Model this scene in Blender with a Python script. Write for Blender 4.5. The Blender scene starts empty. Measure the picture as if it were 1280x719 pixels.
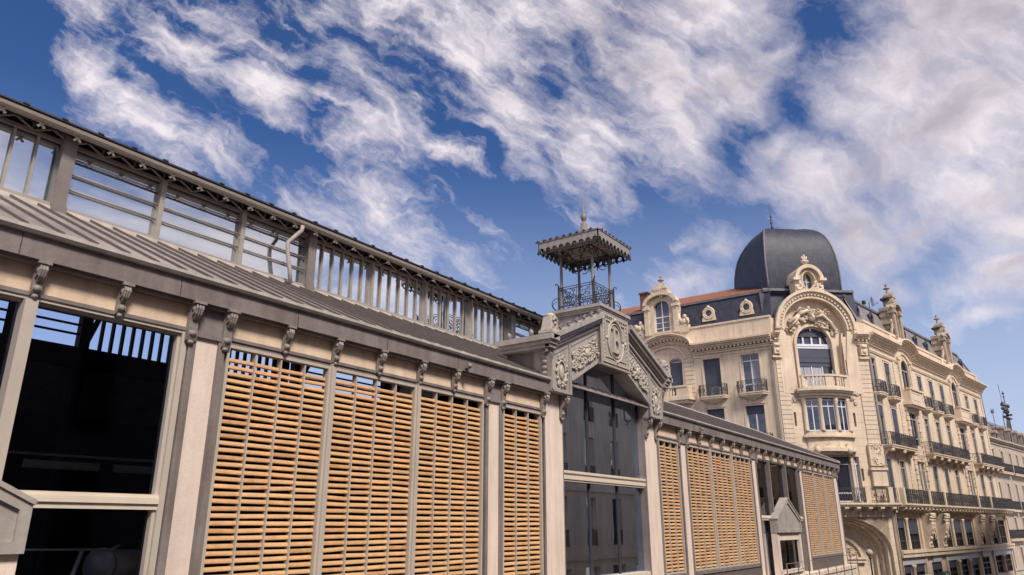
import bpy, bmesh, math, random
from mathutils import Vector
rnd = random.Random(7)
PI = math.pi
CAMZ = 5.2                                  # the camera stands 5.2 m above the street; all z below are relative to it
scene = bpy.context.scene
COL = scene.collection

# ------------------------------------------------------------------ materials
def nd(nt, t, **kw):
    n = nt.nodes.new(t)
    for k, v in kw.items():
        setattr(n, k, v)
    return n

def mat(name, col, rough=0.7, var=0.12, scale=3.0, bump=0.0, bscale=20.0, metal=0.0, spec=0.5, streak=0.0, tint=None,
        island=0.0, rows=0.0, hue=None, dirt=0.0):
    """painted / stone / metal surface: base colour broken by soft blotches, vertical rain streaks, grain bump, optional course joints"""
    m = bpy.data.materials.new(name); m.use_nodes = True
    nt = m.node_tree; L = nt.links.new
    b = nt.nodes['Principled BSDF']
    b.inputs['Roughness'].default_value = rough
    b.inputs['Metallic'].default_value = metal
    b.inputs['Specular IOR Level'].default_value = spec
    geo = nd(nt, 'ShaderNodeNewGeometry')
    n1 = nd(nt, 'ShaderNodeTexNoise'); n1.inputs['Scale'].default_value = scale
    n1.inputs['Detail'].default_value = 5; n1.inputs['Roughness'].default_value = 0.62
    L(geo.outputs['Position'], n1.inputs['Vector'])
    c = [col[0], col[1], col[2], 1]
    dark = [x * (1 - var) for x in col[:3]] + [1]
    lite = [min(1, x * (1 + var)) for x in col[:3]] + [1]
    if tint: dark = [dark[i] * (1 - tint[3]) + tint[i] * tint[3] for i in range(3)] + [1]
    r = nd(nt, 'ShaderNodeValToRGB'); r.color_ramp.elements[0].position = 0.3; r.color_ramp.elements[1].position = 0.7
    r.color_ramp.elements[0].color = dark; r.color_ramp.elements[1].color = lite
    L(n1.outputs['Fac'], r.inputs['Fac'])
    out = r.outputs['Color']
    def mul(a, fac_sock, lo, hi):
        mr = nd(nt, 'ShaderNodeMapRange'); mr.inputs['To Min'].default_value = lo; mr.inputs['To Max'].default_value = hi
        mr.inputs['From Min'].default_value = 0.3; mr.inputs['From Max'].default_value = 0.7
        L(fac_sock, mr.inputs['Value'])
        v = nd(nt, 'ShaderNodeVectorMath', operation='SCALE'); L(a, v.inputs[0]); L(mr.outputs['Result'], v.inputs['Scale'])
        return v.outputs['Vector']
    if streak:
        mp = nd(nt, 'ShaderNodeMapping'); mp.inputs['Scale'].default_value = (5, 5, 0.5)
        L(geo.outputs['Position'], mp.inputs['Vector'])
        n2 = nd(nt, 'ShaderNodeTexNoise'); n2.inputs['Scale'].default_value = 1.0; n2.inputs['Detail'].default_value = 4
        L(mp.outputs['Vector'], n2.inputs['Vector'])
        out = mul(out, n2.outputs['Fac'], 1 - streak, 1 + streak * 0.4)
    if dirt:
        n4 = nd(nt, 'ShaderNodeTexNoise'); n4.inputs['Scale'].default_value = 14; n4.inputs['Detail'].default_value = 8
        n4.inputs['Roughness'].default_value = 0.8
        L(geo.outputs['Position'], n4.inputs['Vector'])
        out = mul(out, n4.outputs['Fac'], 1 - dirt, 1 + dirt * .3)
    if island:
        mr = nd(nt, 'ShaderNodeMapRange'); mr.inputs['To Min'].default_value = 1 - island; mr.inputs['To Max'].default_value = 1 + island
        L(geo.outputs['Random Per Island'], mr.inputs['Value'])
        v = nd(nt, 'ShaderNodeVectorMath', operation='SCALE'); L(out, v.inputs[0]); L(mr.outputs['Result'], v.inputs['Scale'])
        out = v.outputs['Vector']
        if hue:
            wn = nd(nt, 'ShaderNodeTexWhiteNoise', noise_dimensions='1D')
            L(geo.outputs['Random Per Island'], wn.inputs['W'])
            mx = nd(nt, 'ShaderNodeMix', data_type='RGBA')
            mm = nd(nt, 'ShaderNodeMath', operation='MULTIPLY'); mm.inputs[1].default_value = 0.75
            L(wn.outputs['Value'], mm.inputs[0]); L(mm.outputs[0], mx.inputs[0])
            L(out, mx.inputs[6]); mx.inputs[7].default_value = (*hue, 1)
            out = mx.outputs[2]
    hgt = None
    if bump:
        n3 = nd(nt, 'ShaderNodeTexNoise'); n3.inputs['Scale'].default_value = bscale; n3.inputs['Detail'].default_value = 4
        L(geo.outputs['Position'], n3.inputs['Vector']); hgt = n3.outputs['Fac']
    if rows:
        sx = nd(nt, 'ShaderNodeSeparateXYZ'); L(geo.outputs['Position'], sx.inputs[0])
        m1 = nd(nt, 'ShaderNodeMath', operation='DIVIDE'); m1.inputs[1].default_value = rows; L(sx.outputs['Z'], m1.inputs[0])
        m2 = nd(nt, 'ShaderNodeMath', operation='FRACT'); L(m1.outputs[0], m2.inputs[0])
        m3 = nd(nt, 'ShaderNodeMath', operation='GREATER_THAN'); m3.inputs[1].default_value = 0.05 if rows > .3 else .14
        L(m2.outputs[0], m3.inputs[0])
        mr = nd(nt, 'ShaderNodeMapRange'); mr.inputs['To Min'].default_value = 0.66; mr.inputs['To Max'].default_value = 1
        L(m3.outputs[0], mr.inputs['Value'])
        v = nd(nt, 'ShaderNodeVectorMath', operation='SCALE'); L(out, v.inputs[0]); L(mr.outputs['Result'], v.inputs['Scale'])
        out = v.outputs['Vector']
    L(out, b.inputs['Base Color'])
    if hgt is not None:
        bp = nd(nt, 'ShaderNodeBump'); bp.inputs['Strength'].default_value = bump; bp.inputs['Distance'].default_value = 0.02
        L(hgt, bp.inputs['Height']); L(bp.outputs['Normal'], b.inputs['Normal'])
    return m

def glass(name, tint, fac, rough=0.0, trans=1.0, body=(0.01, 0.012, 0.018), gcol=(0.8, 0.82, 0.88), wav=0.0):
    """window glass: a mirror share growing with the viewing angle over either a see-through or a dark body"""
    m = bpy.data.materials.new(name); m.use_nodes = True
    nt = m.node_tree; L = nt.links.new
    nt.nodes.remove(nt.nodes['Principled BSDF']); out = nt.nodes['Material Output']
    g = nd(nt, 'ShaderNodeBsdfGlossy'); g.inputs['Roughness'].default_value = rough; g.inputs['Color'].default_value = (*gcol, 1)
    t = nd(nt, 'ShaderNodeBsdfTransparent'); t.inputs['Color'].default_value = (*tint, 1)
    d = nd(nt, 'ShaderNodeBsdfDiffuse'); d.inputs['Color'].default_value = (*body, 1)
    mb = nd(nt, 'ShaderNodeMixShader'); mb.inputs[0].default_value = trans
    L(d.outputs[0], mb.inputs[1]); L(t.outputs[0], mb.inputs[2])
    fr = nd(nt, 'ShaderNodeFresnel'); fr.inputs['IOR'].default_value = 1.5
    ad = nd(nt, 'ShaderNodeMath', operation='ADD'); ad.use_clamp = True; ad.inputs[1].default_value = fac
    L(fr.outputs[0], ad.inputs[0])
    mx = nd(nt, 'ShaderNodeMixShader'); L(ad.outputs[0], mx.inputs[0]); L(mb.outputs[0], mx.inputs[1]); L(g.outputs[0], mx.inputs[2])
    if wav:
        geo = nd(nt, 'ShaderNodeNewGeometry')
        n = nd(nt, 'ShaderNodeTexNoise'); n.inputs['Scale'].default_value = 1.3; n.inputs['Detail'].default_value = 1
        L(geo.outputs['Position'], n.inputs['Vector'])
        bp = nd(nt, 'ShaderNodeBump'); bp.inputs['Strength'].default_value = wav; bp.inputs['Distance'].default_value = 0.02
        L(n.outputs['Fac'], bp.inputs['Height']); L(bp.outputs[0], g.inputs['Normal']); L(bp.outputs[0], fr.inputs['Normal'])
    L(mx.outputs[0], out.inputs['Surface'])
    return m

M = {}
M['cream'] = mat('cream_render', (0.72, 0.555, 0.415), 0.85, .12, 1.0, .25, 30, streak=.16, dirt=.10)
M['pilaster'] = mat('pilaster_render', (0.76, 0.63, 0.545), 0.85, .09, .8, .2, 30, streak=.15, dirt=.10)
M['fascia'] = mat('grey_paint_metal', (0.235, 0.203, 0.20), 0.5, .2, 1.3, .15, 14, streak=.26, dirt=.22, tint=(.22, .14, .10, .3))
M['grey_light'] = mat('light_grey_paint', (0.40, 0.36, 0.335), 0.55, .14, 2.0, .15, 16, streak=.18, dirt=.18)
M['ornament'] = mat('grey_cast_ornament', (0.26, 0.225, 0.205), 0.6, .22, 9, .3, 30, dirt=.2)
M['relief'] = mat('pale_cast_relief', (0.47, 0.42, 0.36), 0.6, .18, 9, .3, 30, dirt=.16)
M['frame'] = mat('window_frame_beige', (0.47, 0.415, 0.36), 0.5, .06, 2, .05, 10, streak=.06)
M['frame_pale'] = mat('transom_pale', (0.66, 0.58, 0.48), 0.5, .05, 2, .05, 10, streak=.05)
M['slat'] = mat('varnished_wood_slat', (0.56, 0.305, 0.138), 0.6, .22, 5, .25, 40, island=.22, hue=(0.63, 0.41, 0.215), dirt=.26)
M['roof'] = mat('standing_seam_zinc', (0.34, 0.285, 0.265), 0.55, .26, .9, .2, 10, spec=.5, streak=.18, dirt=.28)
M['seam'] = mat('seam_zinc_shaded', (0.10, 0.082, 0.08), 0.6, .2, 5)  # rib colour darkened to carry the shadow side of the seams
M['flash'] = mat('sill_flashing', (0.55, 0.50, 0.44), 0.55, .12, 3, streak=.15, dirt=.12)
M['steel'] = mat('painted_steel', (0.20, 0.172, 0.16), 0.5, .15, 4, .1, 20, dirt=.14)
M['steel_light'] = mat('painted_steel_light', (0.33, 0.295, 0.26), 0.5, .1, 4, dirt=.1)
M['iron'] = mat('dark_ironwork', (0.045, 0.043, 0.05), 0.5, .2, 6)
M['kiosk_grey'] = mat('turret_grey', (0.30, 0.27, 0.258), 0.5, .1, 4, .1, 15, streak=.1, dirt=.12)
M['kiosk_dark'] = mat('turret_dark_lace', (0.045, 0.04, 0.042), 0.55, .2, 6)
M['dark'] = mat('painted_shade', (0.018, 0.018, 0.026), 0.9, .2, 1)  # near-black colour stands in for shade inside the hall and under the eave
M['duct'] = mat('galvanised_duct', (0.55, 0.56, 0.60), 0.4, .1, 3, metal=.3)
M['stone'] = mat('limestone', (0.67, 0.545, 0.415), 0.85, .13, .6, .3, 9, streak=.17, dirt=.16)
M['stone_rows'] = mat('limestone_coursed', (0.67, 0.545, 0.415), 0.85, .09, .7, .3, 9, streak=.09, rows=0.62, dirt=.14)
M['carved'] = mat('carved_limestone', (0.64, 0.52, 0.40), 0.85, .22, 2.4, .7, 5, streak=.08, dirt=.22)
M['carved_dark'] = mat('weathered_limestone', (0.33, 0.265, 0.215), 0.9, .3, 1.6, .7, 5, streak=.2, dirt=.25)
M['stone_grey'] = mat('neighbour_render', (0.43, 0.36, 0.30), 0.9, .1, .8, .2, 9, streak=.14)
M['slate'] = mat('slate_roof', (0.042, 0.045, 0.070), 0.5, .35, 1.6, .3, 6, streak=.22, rows=0.33, dirt=.3, spec=.3)
M['slate_pale'] = mat('lit_slate', (0.24, 0.22, 0.215), 0.6, .25, 1.1, .3, 6, streak=.2, rows=0.25, dirt=.25)  # paler copy of the slate: light on the right-hand roofs put into colour
M['lead'] = mat('lead_edge', (0.15, 0.15, 0.17), 0.5, .25, 2, streak=.2, dirt=.2)
M['tile'] = mat('terracotta_tiles', (0.27, 0.115, 0.078), 0.85, .3, 5, .5, 20, dirt=.3)
M['white_wood'] = mat('white_window_paint', (0.62, 0.63, 0.68), 0.5, .05, 3)
M['blind'] = mat('navy_blind', (0.05, 0.056, 0.09), 0.6, .08, 3)
M['curtain'] = mat('net_curtain', (0.40, 0.41, 0.46), 0.9, .15, 6, streak=.35)
M['lintel'] = mat('painted_lintel', (0.42, 0.43, 0.48), 0.6, .06, 3)
M['brick'] = mat('old_brick', (0.16, 0.075, 0.055), 0.9, .3, 4, .4, 20, rows=.12, dirt=.3)
M['carved_mid'] = mat('sooty_limestone', (0.43, 0.345, 0.27), 0.9, .3, 1.6, .7, 5, streak=.2, dirt=.25)
M['green'] = mat('sign_green', (0.012, 0.10, 0.06), 0.4, .05, 3)
M['sign_white'] = mat('sign_white', (0.75, 0.76, 0.75), 0.4, .03, 3)
M['asphalt'] = mat('asphalt', (0.05, 0.05, 0.052), 0.9, .2, 3, .4, 60)
M['paving'] = mat('stone_paving', (0.27, 0.25, 0.23), 0.85, .15, 2, .3, 20)
M['earth'] = mat('town_ground', (0.13, 0.12, 0.105), 0.95, .2, .3)
M['paint'] = mat('road_paint', (0.75, 0.75, 0.73), 0.7, .05, 5)
M['leaf'] = mat('leaf_green', (0.075, 0.11, 0.04), 0.7, .3, 6, island=.4)
M['bark'] = mat('bark', (0.10, 0.075, 0.055), 0.9, .3, 12, .5, 30)
M['ac'] = mat('grey_unit', (0.35, 0.36, 0.38), 0.5, .06, 3)
M['glass_hall'] = glass('hall_glass', (0.78, 0.86, 1.0), -0.02, gcol=(.35, .42, .75))
M['glass_portal'] = glass('portal_glass', (0.2, 0.28, 0.4), 0.58, wav=.03, gcol=(.66, .80, 1.0))
M['glass_side'] = glass('side_bay_glass', (0.3, 0.33, 0.4), 0.05, wav=.02)
M['glass_clere'] = glass('clerestory_glass', (0.5, 0.5, 0.5), 0.66, rough=0.012, trans=0.0, body=(0.17, 0.19, 0.21), gcol=(0.82, 0.86, 0.90))
M['glass_town'] = glass('town_glass', (0, 0, 0), 0.10, trans=0.0, body=(0.012, 0.016, 0.035), wav=.15)
M['glass_street'] = glass('street_glass', (0, 0, 0), -0.15, trans=0.0, body=(0.03, 0.026, 0.03), wav=.15, gcol=(.30, .28, .31))
M['frame_dim'] = mat('street_window_frame', (0.30, 0.29, 0.29), 0.6, .05, 3)
M['glass_dark'] = glass('dim_glass', (0, 0, 0), 0.0, rough=.05, trans=0.0, body=(0.03, 0.028, 0.036))

# ------------------------------------------------------------------ object helpers
ORI = {}                                     # world origin of every object made here
def thing(name, label, cat, loc, group=None):
    o = bpy.data.objects.new(name, None); COL.objects.link(o)
    o.empty_display_size = .3
    o.location = (loc[0], loc[1], loc[2] + CAMZ)
    ORI[o.name] = Vector(o.location)
    o['label'] = label; o['category'] = cat
    if group: o['group'] = group
    return o
def tag(o, label=None, cat=None, group=None, kind=None):
    if label: o['label'] = label
    if cat: o['category'] = cat
    if group: o['group'] = group
    if kind: o['kind'] = kind
    return o

WORLD = lambda a, b, c: (a, b, c)
def frame(ox, oy, dx, dy, nx, ny):
    """wall frame: (along the wall, out of the wall, height) -> world"""
    return lambda a, b, c: (ox + a * dx + b * nx, oy + a * dy + b * ny, c)
def shift(F, a0, b0=0, c0=0):
    return lambda a, b, c: F(a + a0, b + b0, c + c0)

class MB:
    def __init__(s, F=WORLD):
        s.F = F; s.v = []; s.f = []; s.sm = set()
    def add(s, vs, fs, smooth=False):
        n = len(s.v); s.v += [s.F(*p) for p in vs]
        for f in fs:
            if smooth: s.sm.add(len(s.f))
            s.f.append(tuple(i + n for i in f))
        return s
    def box(s, a0, a1, b0, b1, c0, c1):
        return s.add([(a0, b0, c0), (a1, b0, c0), (a1, b1, c0), (a0, b1, c0), (a0, b0, c1), (a1, b0, c1), (a1, b1, c1), (a0, b1, c1)],
                     [(0, 3, 2, 1), (4, 5, 6, 7), (0, 1, 5, 4), (1, 2, 6, 5), (2, 3, 7, 6), (3, 0, 4, 7)])
    def quad(s, *p):
        return s.add(list(p), [tuple(range(len(p)))])
    def prism(s, pts, axis, t0, t1):
        n = len(pts)
        def mk(p, t):
            return (t, p[0], p[1]) if axis == 0 else (p[0], t, p[1]) if axis == 1 else (p[0], p[1], t)
        vs = [mk(p, t0) for p in pts] + [mk(p, t1) for p in pts]
        fs = [tuple(range(n)), tuple(range(2 * n - 1, n - 1, -1))] + [(i, (i + 1) % n, n + (i + 1) % n, n + i) for i in range(n)]
        return s.add(vs, fs)
    def strip(s, lo, hi, b0, b1):
        """solid strip in the wall plane between two polylines lo and hi (lists of (a, c)), from depth b0 to b1"""
        n = len(lo); vs = []
        for i in range(n):
            vs += [(lo[i][0], b0, lo[i][1]), (hi[i][0], b0, hi[i][1]), (hi[i][0], b1, hi[i][1]), (lo[i][0], b1, lo[i][1])]
        fs = []
        for i in range(n - 1):
            k = 4 * i
            for j in range(4): fs.append((k + j, k + (j + 1) % 4, k + 4 + (j + 1) % 4, k + 4 + j))
        fs += [(0, 1, 2, 3), (4 * n - 1, 4 * n - 2, 4 * n - 3, 4 * n - 4)]
        return s.add(vs, fs)
    def tube(s, pts, r, n=6, taper=None):
        pts = [Vector(p) for p in pts]; m = len(pts); vs = []; fs = []
        up = None
        for i, p in enumerate(pts):
            t = (pts[min(i + 1, m - 1)] - pts[max(i - 1, 0)])
            if t.length < 1e-9: t = Vector((0, 0, 1))
            t.normalize()
            if up is None: up = t.orthogonal().normalized()
            else:
                up = up - t * up.dot(t)
                up = up.normalized() if up.length > 1e-6 else t.orthogonal().normalized()
            w = t.cross(up); rr = r if taper is None else r + (taper - r) * i / (m - 1)
            for k in range(n):
                a = 2 * PI * k / n + PI / n
                q = p + (up * math.cos(a) + w * math.sin(a)) * rr; vs.append(tuple(q))
        for i in range(m - 1):
            for k in range(n):
                a = i * n + k; b = i * n + (k + 1) % n; fs.append((a, b, b + n, a + n))
        fs.append(tuple(range(n))); fs.append(tuple(range(m * n - 1, m * n - n - 1, -1)))
        return s.add(vs, fs, n > 5)
    def lathe(s, a, b, prof, n=12, sq=None, smooth=True):
        vs = []; fs = []; m = len(prof)
        for r, c in prof:
            for k in range(n):
                t = 2 * PI * (k + .5) / n
                vs.append((a + r * math.cos(t), b + r * math.sin(t), c))
        for i in range(m - 1):
            for k in range(n):
                p = i * n + k; q = i * n + (k + 1) % n; fs.append((p, q, q + n, p + n))
        fs.append(tuple(range(n - 1, -1, -1))); fs.append(tuple(range((m - 1) * n, m * n)))
        return s.add(vs, fs, smooth)
    def ball(s, a, b, c, ra, rb=None, rc=None, n=8, m=6):
        rb = rb or ra; rc = rc or ra; vs = []; fs = []
        for i in range(1, m):
            t = PI * i / m
            for k in range(n):
                p = 2 * PI * k / n
                vs.append((a + ra * math.sin(t) * math.cos(p), b + rb * math.sin(t) * math.sin(p), c + rc * math.cos(t)))
        top = len(vs); vs += [(a, b, c + rc), (a, b, c - rc)]
        for i in range(m - 2):
            for k in range(n):
                p = i * n + k; q = i * n + (k + 1) % n; fs.append((p, q, q + n, p + n))
        for k in range(n):
            fs.append((top, (k + 1) % n, k)); fs.append((top + 1, (m - 2) * n + k, (m - 2) * n + (k + 1) % n))
        return s.add(vs, fs, True)
    def build(s, name, material, parent=None, bevel=0.0):
        me = bpy.data.meshes.new(name)
        off = ORI[parent.name] if parent else Vector((0, 0, 0))
        me.from_pydata([(x - off.x, y - off.y, z + CAMZ - off.z) for x, y, z in s.v], [], s.f)
        bm = bmesh.new(); bm.from_mesh(me); bmesh.ops.recalc_face_normals(bm, faces=bm.faces[:]); bm.to_mesh(me); bm.free()
        if s.sm:
            for i in s.sm: me.polygons[i].use_smooth = True
        o = bpy.data.objects.new(name, me); COL.objects.link(o)
        me.materials.append(M[material])
        if parent: o.parent = parent
        ORI[o.name] = off.copy()
        if bevel:
            b = o.modifiers.new('bevel', 'BEVEL'); b.width = bevel; b.segments = 1; b.limit_method = 'ANGLE'
        return o

def spiral(ca, cc, r0, r1, t0, t1, b=0.0, n=14):
    """flat spiral in the wall plane (a, c) at depth b"""
    out = []
    for i in range(n + 1):
        k = i / n; r = r0 + (r1 - r0) * k; t = t0 + (t1 - t0) * k
        out.append((ca + r * math.cos(t), b, cc + r * math.sin(t)))
    return out
def arc(ca, cc, ra, rc, t0, t1, n=16):
    return [(ca + ra * math.cos(t0 + (t1 - t0) * i / n), cc + rc * math.sin(t0 + (t1 - t0) * i / n)) for i in range(n + 1)]

def rich_relief(mb, a0, a1, c0, c1, b, depth, seed, n=10, poly=None, r=.02, sgn=1):
    """carved leaf scrolls: spirals with leaf lumps over a rectangle of the wall plane; b = face, relief grows by depth*sgn"""
    g = random.Random(seed)
    for i in range(n):
        a = g.uniform(a0, a1); c = g.uniform(c0, c1)
        if poly and not poly(a, c): continue
        R = g.uniform(.5, 1.0) * min(a1 - a0, c1 - c0) * .28; t = g.uniform(0, 6.28); d = g.choice((-1, 1))
        mb.tube(spiral(a, c, R, R * .15, t, t + d * 6.5, b + sgn * depth * .5, 12), r * g.uniform(.8, 1.3), 5)
        for k in range(4):
            t2 = t + g.uniform(0, 6.28)
            mb.ball(a + R * math.cos(t2), b + sgn * depth * .4, c + R * math.sin(t2), R * .34, depth * g.uniform(.6, 1.1), R * .22, 6, 4)
        mb.ball(a, b + sgn * depth * .4, c, R * .3, depth, R * .3, 6, 4)
# ================================================================== MARKET HALL
hall = thing('market_hall', 'long grey and cream market hall with wooden louvres, glazed clerestory and a crested gable', 'market hall', (18.86, 18.75, -CAMZ))
GX = 18.86                                     # centre of the gable

# --- frieze, fascia, pilasters
def frieze(x0, x1):
    f = MB().box(x0, x1, 10.0, 10.2, 2.80, 3.2).build('frieze', 'cream', hall)
    MB().box(x0, x1, 9.965, 10.05, 2.75, 2.802).build('lintel_strip', 'fascia', f)
frieze(-8.0, 15.5); frieze(22.24, 47.3)
def eave(x0, x1):
    m = MB().box(x0, x1, 9.80, 10.25, 3.185, 3.49)
    m.box(x0, x1, 9.86, 10.0, 3.14, 3.185)
    f = m.build('eave_fascia', 'fascia', hall)
    # rolled gutter lip above a thin shadow gap
    g = MB().prism([(9.74, 3.48), (9.71, 3.52), (9.72, 3.57), (9.77, 3.585), (9.85, 3.565), (9.85, 3.48)], 0, x0, x1)
    g.build('gutter_lip', 'grey_light', f)
    x = x0 + .7
    while x < x1 - 2.2:                         # little joint clips on the fascia
        MB().box(x, x + .012, 9.796, 9.802, 3.19, 3.48).build('fascia_joint', 'iron', f)
        x += 2.13
eave(-8.0, 15.49); eave(22.25, 47.75)
# end return of the eave on the far gable side
MB().box(47.45, 47.75, 10.25, 27.3, 3.17, 3.47).build('eave_fascia', 'fascia', hall)

def pilaster(x0, x1, edges=.115, top=2.72, face=9.982):
    p = MB().box(x0, x1, face, 10.2, -2.1, top).build('pilaster', 'pilaster', hall)
    e = MB()
    e.box(x0 - edges, x0, face - .035, 10.22, -2.1, top).box(x1, x1 + edges, face - .035, 10.22, -2.1, top)
    e.box(x0 - edges, x1 + edges, 9.96, 10.15, top, 3.2)
    e.box(x0 - edges, x1 + edges, face - .05, 10.1, top - .03, top + .03)
    e.build('steel_edge', 'fascia', p)
pilaster(5.93, 6.30); pilaster(13.18, 13.60, .1); pilaster(-1.75, -1.38)
pilaster(24.08, 24.55, .1); pilaster(31.68, 32.18, .1); pilaster(39.12, 39.58, .08); pilaster(46.42, 47.30, .08)
for x0, x1 in ((15.56, 16.40), (21.32, 22.20)):
    p = MB().box(x0, x1, 9.985, 10.3, -2.1, 3.3).build('pilaster', 'pilaster', hall)
    MB().box(x0 - .07, x0, 9.97, 10.2, -2.1, 3.2).box(x1, x1 + (.07 if x0 > 20 else .02), 9.97, 10.2, -2.1, 3.2).build('steel_edge', 'fascia', p)

# --- scrolled brackets under the eave
def bracket(x, big, ztop=3.19, yw=9.97, depth=None):
    h = .60 if big else .44; d = depth or (.19 if big else .165); w = .072 if big else .055
    yo = yw - d
    prof = [(yw, ztop), (yo, ztop), (yo, ztop - .04), (yo + .03, ztop - .06), (yo + .012, ztop - .12), (yo + .035, ztop - .19), (yo + .09, ztop - .23),
            (yo + .11, ztop - .30), (yw - .075, ztop - h * .62), (yw - .07, ztop - h * .72), (yw - .085, ztop - h * .85), (yw - .055, ztop - h * .97), (yw, ztop - h)]
    m = MB().prism(prof, 0, x - w, x + w)
    m.box(x - w - .025, x + w + .025, yo - .015, yw, ztop - .045, ztop - .002)
    for dx in (-.5, 0, .5):                    # fluting, leaf and roll
        m.tube([(x + dx * w * 1.2, yo + .01, ztop - .07), (x + dx * w * 1.2, yo - .012, ztop - .12), (x + dx * w, yo + .02, ztop - .2), (x + dx * w * .8, yo + .09, ztop - .27)], .017, 5)
    m.ball(x, yw - .07, ztop - h * .80, w * 1.05, .05, .05, 7, 5)
    m.ball(x, yw - .045, ztop - h - .01, w * .8, .04, .035, 7, 5)
    m.tube([(x - w * 1.05, yo + .06, ztop - .13), (x + w * 1.05, yo + .06, ztop - .13)], .045, 8)
    return m.build('bracket', 'ornament', hall)
for x in (-1.2, .12, 1.28, 2.45, 3.67, 4.74): bracket(x, False)
for x in (5.82, 6.40, 13.10, 13.70, 15.42, 23.98, 24.66, 31.58, 32.3, 39.05, 39.68, 46.36): bracket(x, True)
for x in (7.52, 8.60, 9.70, 10.84, 11.93): bracket(x, False)
for x in (25.8, 26.95, 28.1, 29.25, 30.4): bracket(x, False)
for x in (33.4, 34.5, 35.65, 36.8, 37.95): bracket(x, False)
for x in (40.75, 41.85, 43.0, 44.1, 45.2): bracket(x, False)
bracket(47.32, True)
for x in (16.33, 21.40, 22.12): bracket(x, True, 3.24, 9.97, .24)

for x in (12.15, 25.6):                            # small lamp boxes fixed to the fascia
    MB().box(x - .05, x + .05, 9.70, 9.80, 3.24, 3.36).ball(x, 9.69, 3.29, .055, .05, .05, 8, 6).build('bulkhead_lamp', 'ornament', hall)

# --- louvred panels
def louver(x0, x1, cols, z0=-1.45, z1=2.69, y=10.0):
    s = MB(); g = random.Random(int(x0 * 100))
    fw = .05; cw = (x1 - x0 - 2 * fw) / cols
    pitch = .1055; n = int((z1 - z0 - .17) / pitch)
    for c in range(cols):
        a0 = x0 + fw + c * cw + .012; a1 = a0 + cw - .024
        for i in range(n):
            z = z0 + .08 + i * pitch + g.uniform(-.004, .004); t = g.uniform(-.004, .004) if g.random() > .06 else g.uniform(-.012, .012)
            pr = []
            for k in range(10):
                an = 2 * PI * k / 10
                u = math.cos(an); v = math.sin(an)
                u = math.copysign(abs(u) ** .7, u); v = math.copysign(abs(v) ** .7, v)
                pr.append((y + .055 + u * .034 + v * .014, z + .033 + v * .0355))
            s.add([(a0, p[0], p[1] + t) for p in pr] + [(a1, p[0], p[1] - t) for p in pr],
                  [tuple(range(10)), tuple(range(19, 9, -1))] + [(k, (k + 1) % 10, 10 + (k + 1) % 10, 10 + k) for k in range(10)])
    o = s.build('louver_panel', 'slat', hall)
    f = MB().box(x0, x0 + fw, y - .035, y + .11, z0, z1).box(x1 - fw, x1, y - .035, y + .11, z0, z1)
    f.box(x0 + fw, x1 - fw, y - .03, y + .11, z1 - .05, z1).box(x0 + fw, x1 - fw, y - .03, y + .11, z0, z0 + .05)
    f.build('frame', 'frame', o)
    MB().box(x0 - .02, x1 + .02, 9.99, 10.1, 2.69, 2.75).build('head_strip', 'fascia', o)
    r = MB()
    for c in range(1, cols):
        a = x0 + fw + c * cw
        r.box(a - .011, a + .011, y - .012, y + .1, z0 + .05, z1 - .05)
    r.build('slat_support', 'frame', o)
for a0, a1 in ((6.47, 8.55), (8.63, 10.80), (10.88, 13.02)): louver(a0, a1, 4)
louver(13.76, 15.40, 3); louver(22.34, 23.92, 3)
for a0, a1 in ((24.70, 26.86), (26.96, 29.18), (29.28, 31.52)): louver(a0, a1, 4)
for a0, a1 in ((39.72, 41.86), (41.96, 44.08), (44.18, 46.30)): louver(a0, a1, 4)
for x in (8.59, 10.84, 26.91, 29.23, 41.91, 44.13): MB().box(x - .04, x + .04, 9.93, 10.15, -1.46, 2.74).build('panel_mullion', 'frame', hall)
# base below the louvres: grille box, sloping cap, plinth
for x0, x1 in ((6.42, 13.06), (13.72, 15.44), (22.3, 23.96), (24.66, 31.56), (39.68, 46.34)):
    m = MB().box(x0, x1, 9.90, 10.3, -1.56, -1.46)
    m.box(x0, x1, 9.98, 10.3, -2.1, -1.56)
    x = x0 + .1
    while x < x1 - .1:
        m.box(x, x + .03, 9.93, 9.98, -2.05, -1.56); x += .13
    m.build('base_grille', 'steel', hall)
MB().box(-8, 48.0, 9.62, 10.35, -2.32, -2.1).box(-8, 47.95, 9.68, 10.35, -CAMZ, -2.32).build('plinth', 'pilaster', hall, .02)

# --- window bays
def pane(name, mtl, parent, x0, x1, z0, z1, y):
    return MB().quad((x0, y, z0), (x1, y, z0), (x1, y, z1), (x0, y, z1)).build(name, mtl, parent)
def window_bay(x0, x1, muls, gl, zt=2.75, ztr=(.21, .41), mm='frame'):
    f = MB().box(x0, x0 + .085, 9.98, 10.2, -2.1, zt).box(x1 - .085, x1, 9.98, 10.2, -2.1, zt).box(x0 + .085, x1 - .085, 9.985, 10.2, zt - .045, zt)
    f.box(x0 + .085, x0 + .13, 10.03, 10.18, -2.1, zt - .045).box(x1 - .13, x1 - .085, 10.03, 10.18, -2.1, zt - .045).box(x0 + .13, x1 - .13, 10.035, 10.18, zt - .075, zt - .045)
    for x in muls: f.box(x - .075, x + .075, 9.93, 10.2, -2.1, zt - .045)
    w = f.build('window', mm, hall)
    t = MB().box(x0 + .085, x1 - .085, 10.0, 10.17, ztr[0], ztr[1]).box(x0 + .085, x1 - .085, 9.97, 10.0, ztr[0] + .075, ztr[1] - .045)
    t.build('transom', 'frame_pale', w)
    pane('pane', gl, w, x0 + .1, x1 - .1, ztr[1], zt - .1, 10.11)
    pane('pane', gl, w, x0 + .1, x1 - .1, -2.1, ztr[0], 10.12)
    return w
window_bay(-1.2, 5.80, (1.28, 3.66), 'glass_hall')
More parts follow.
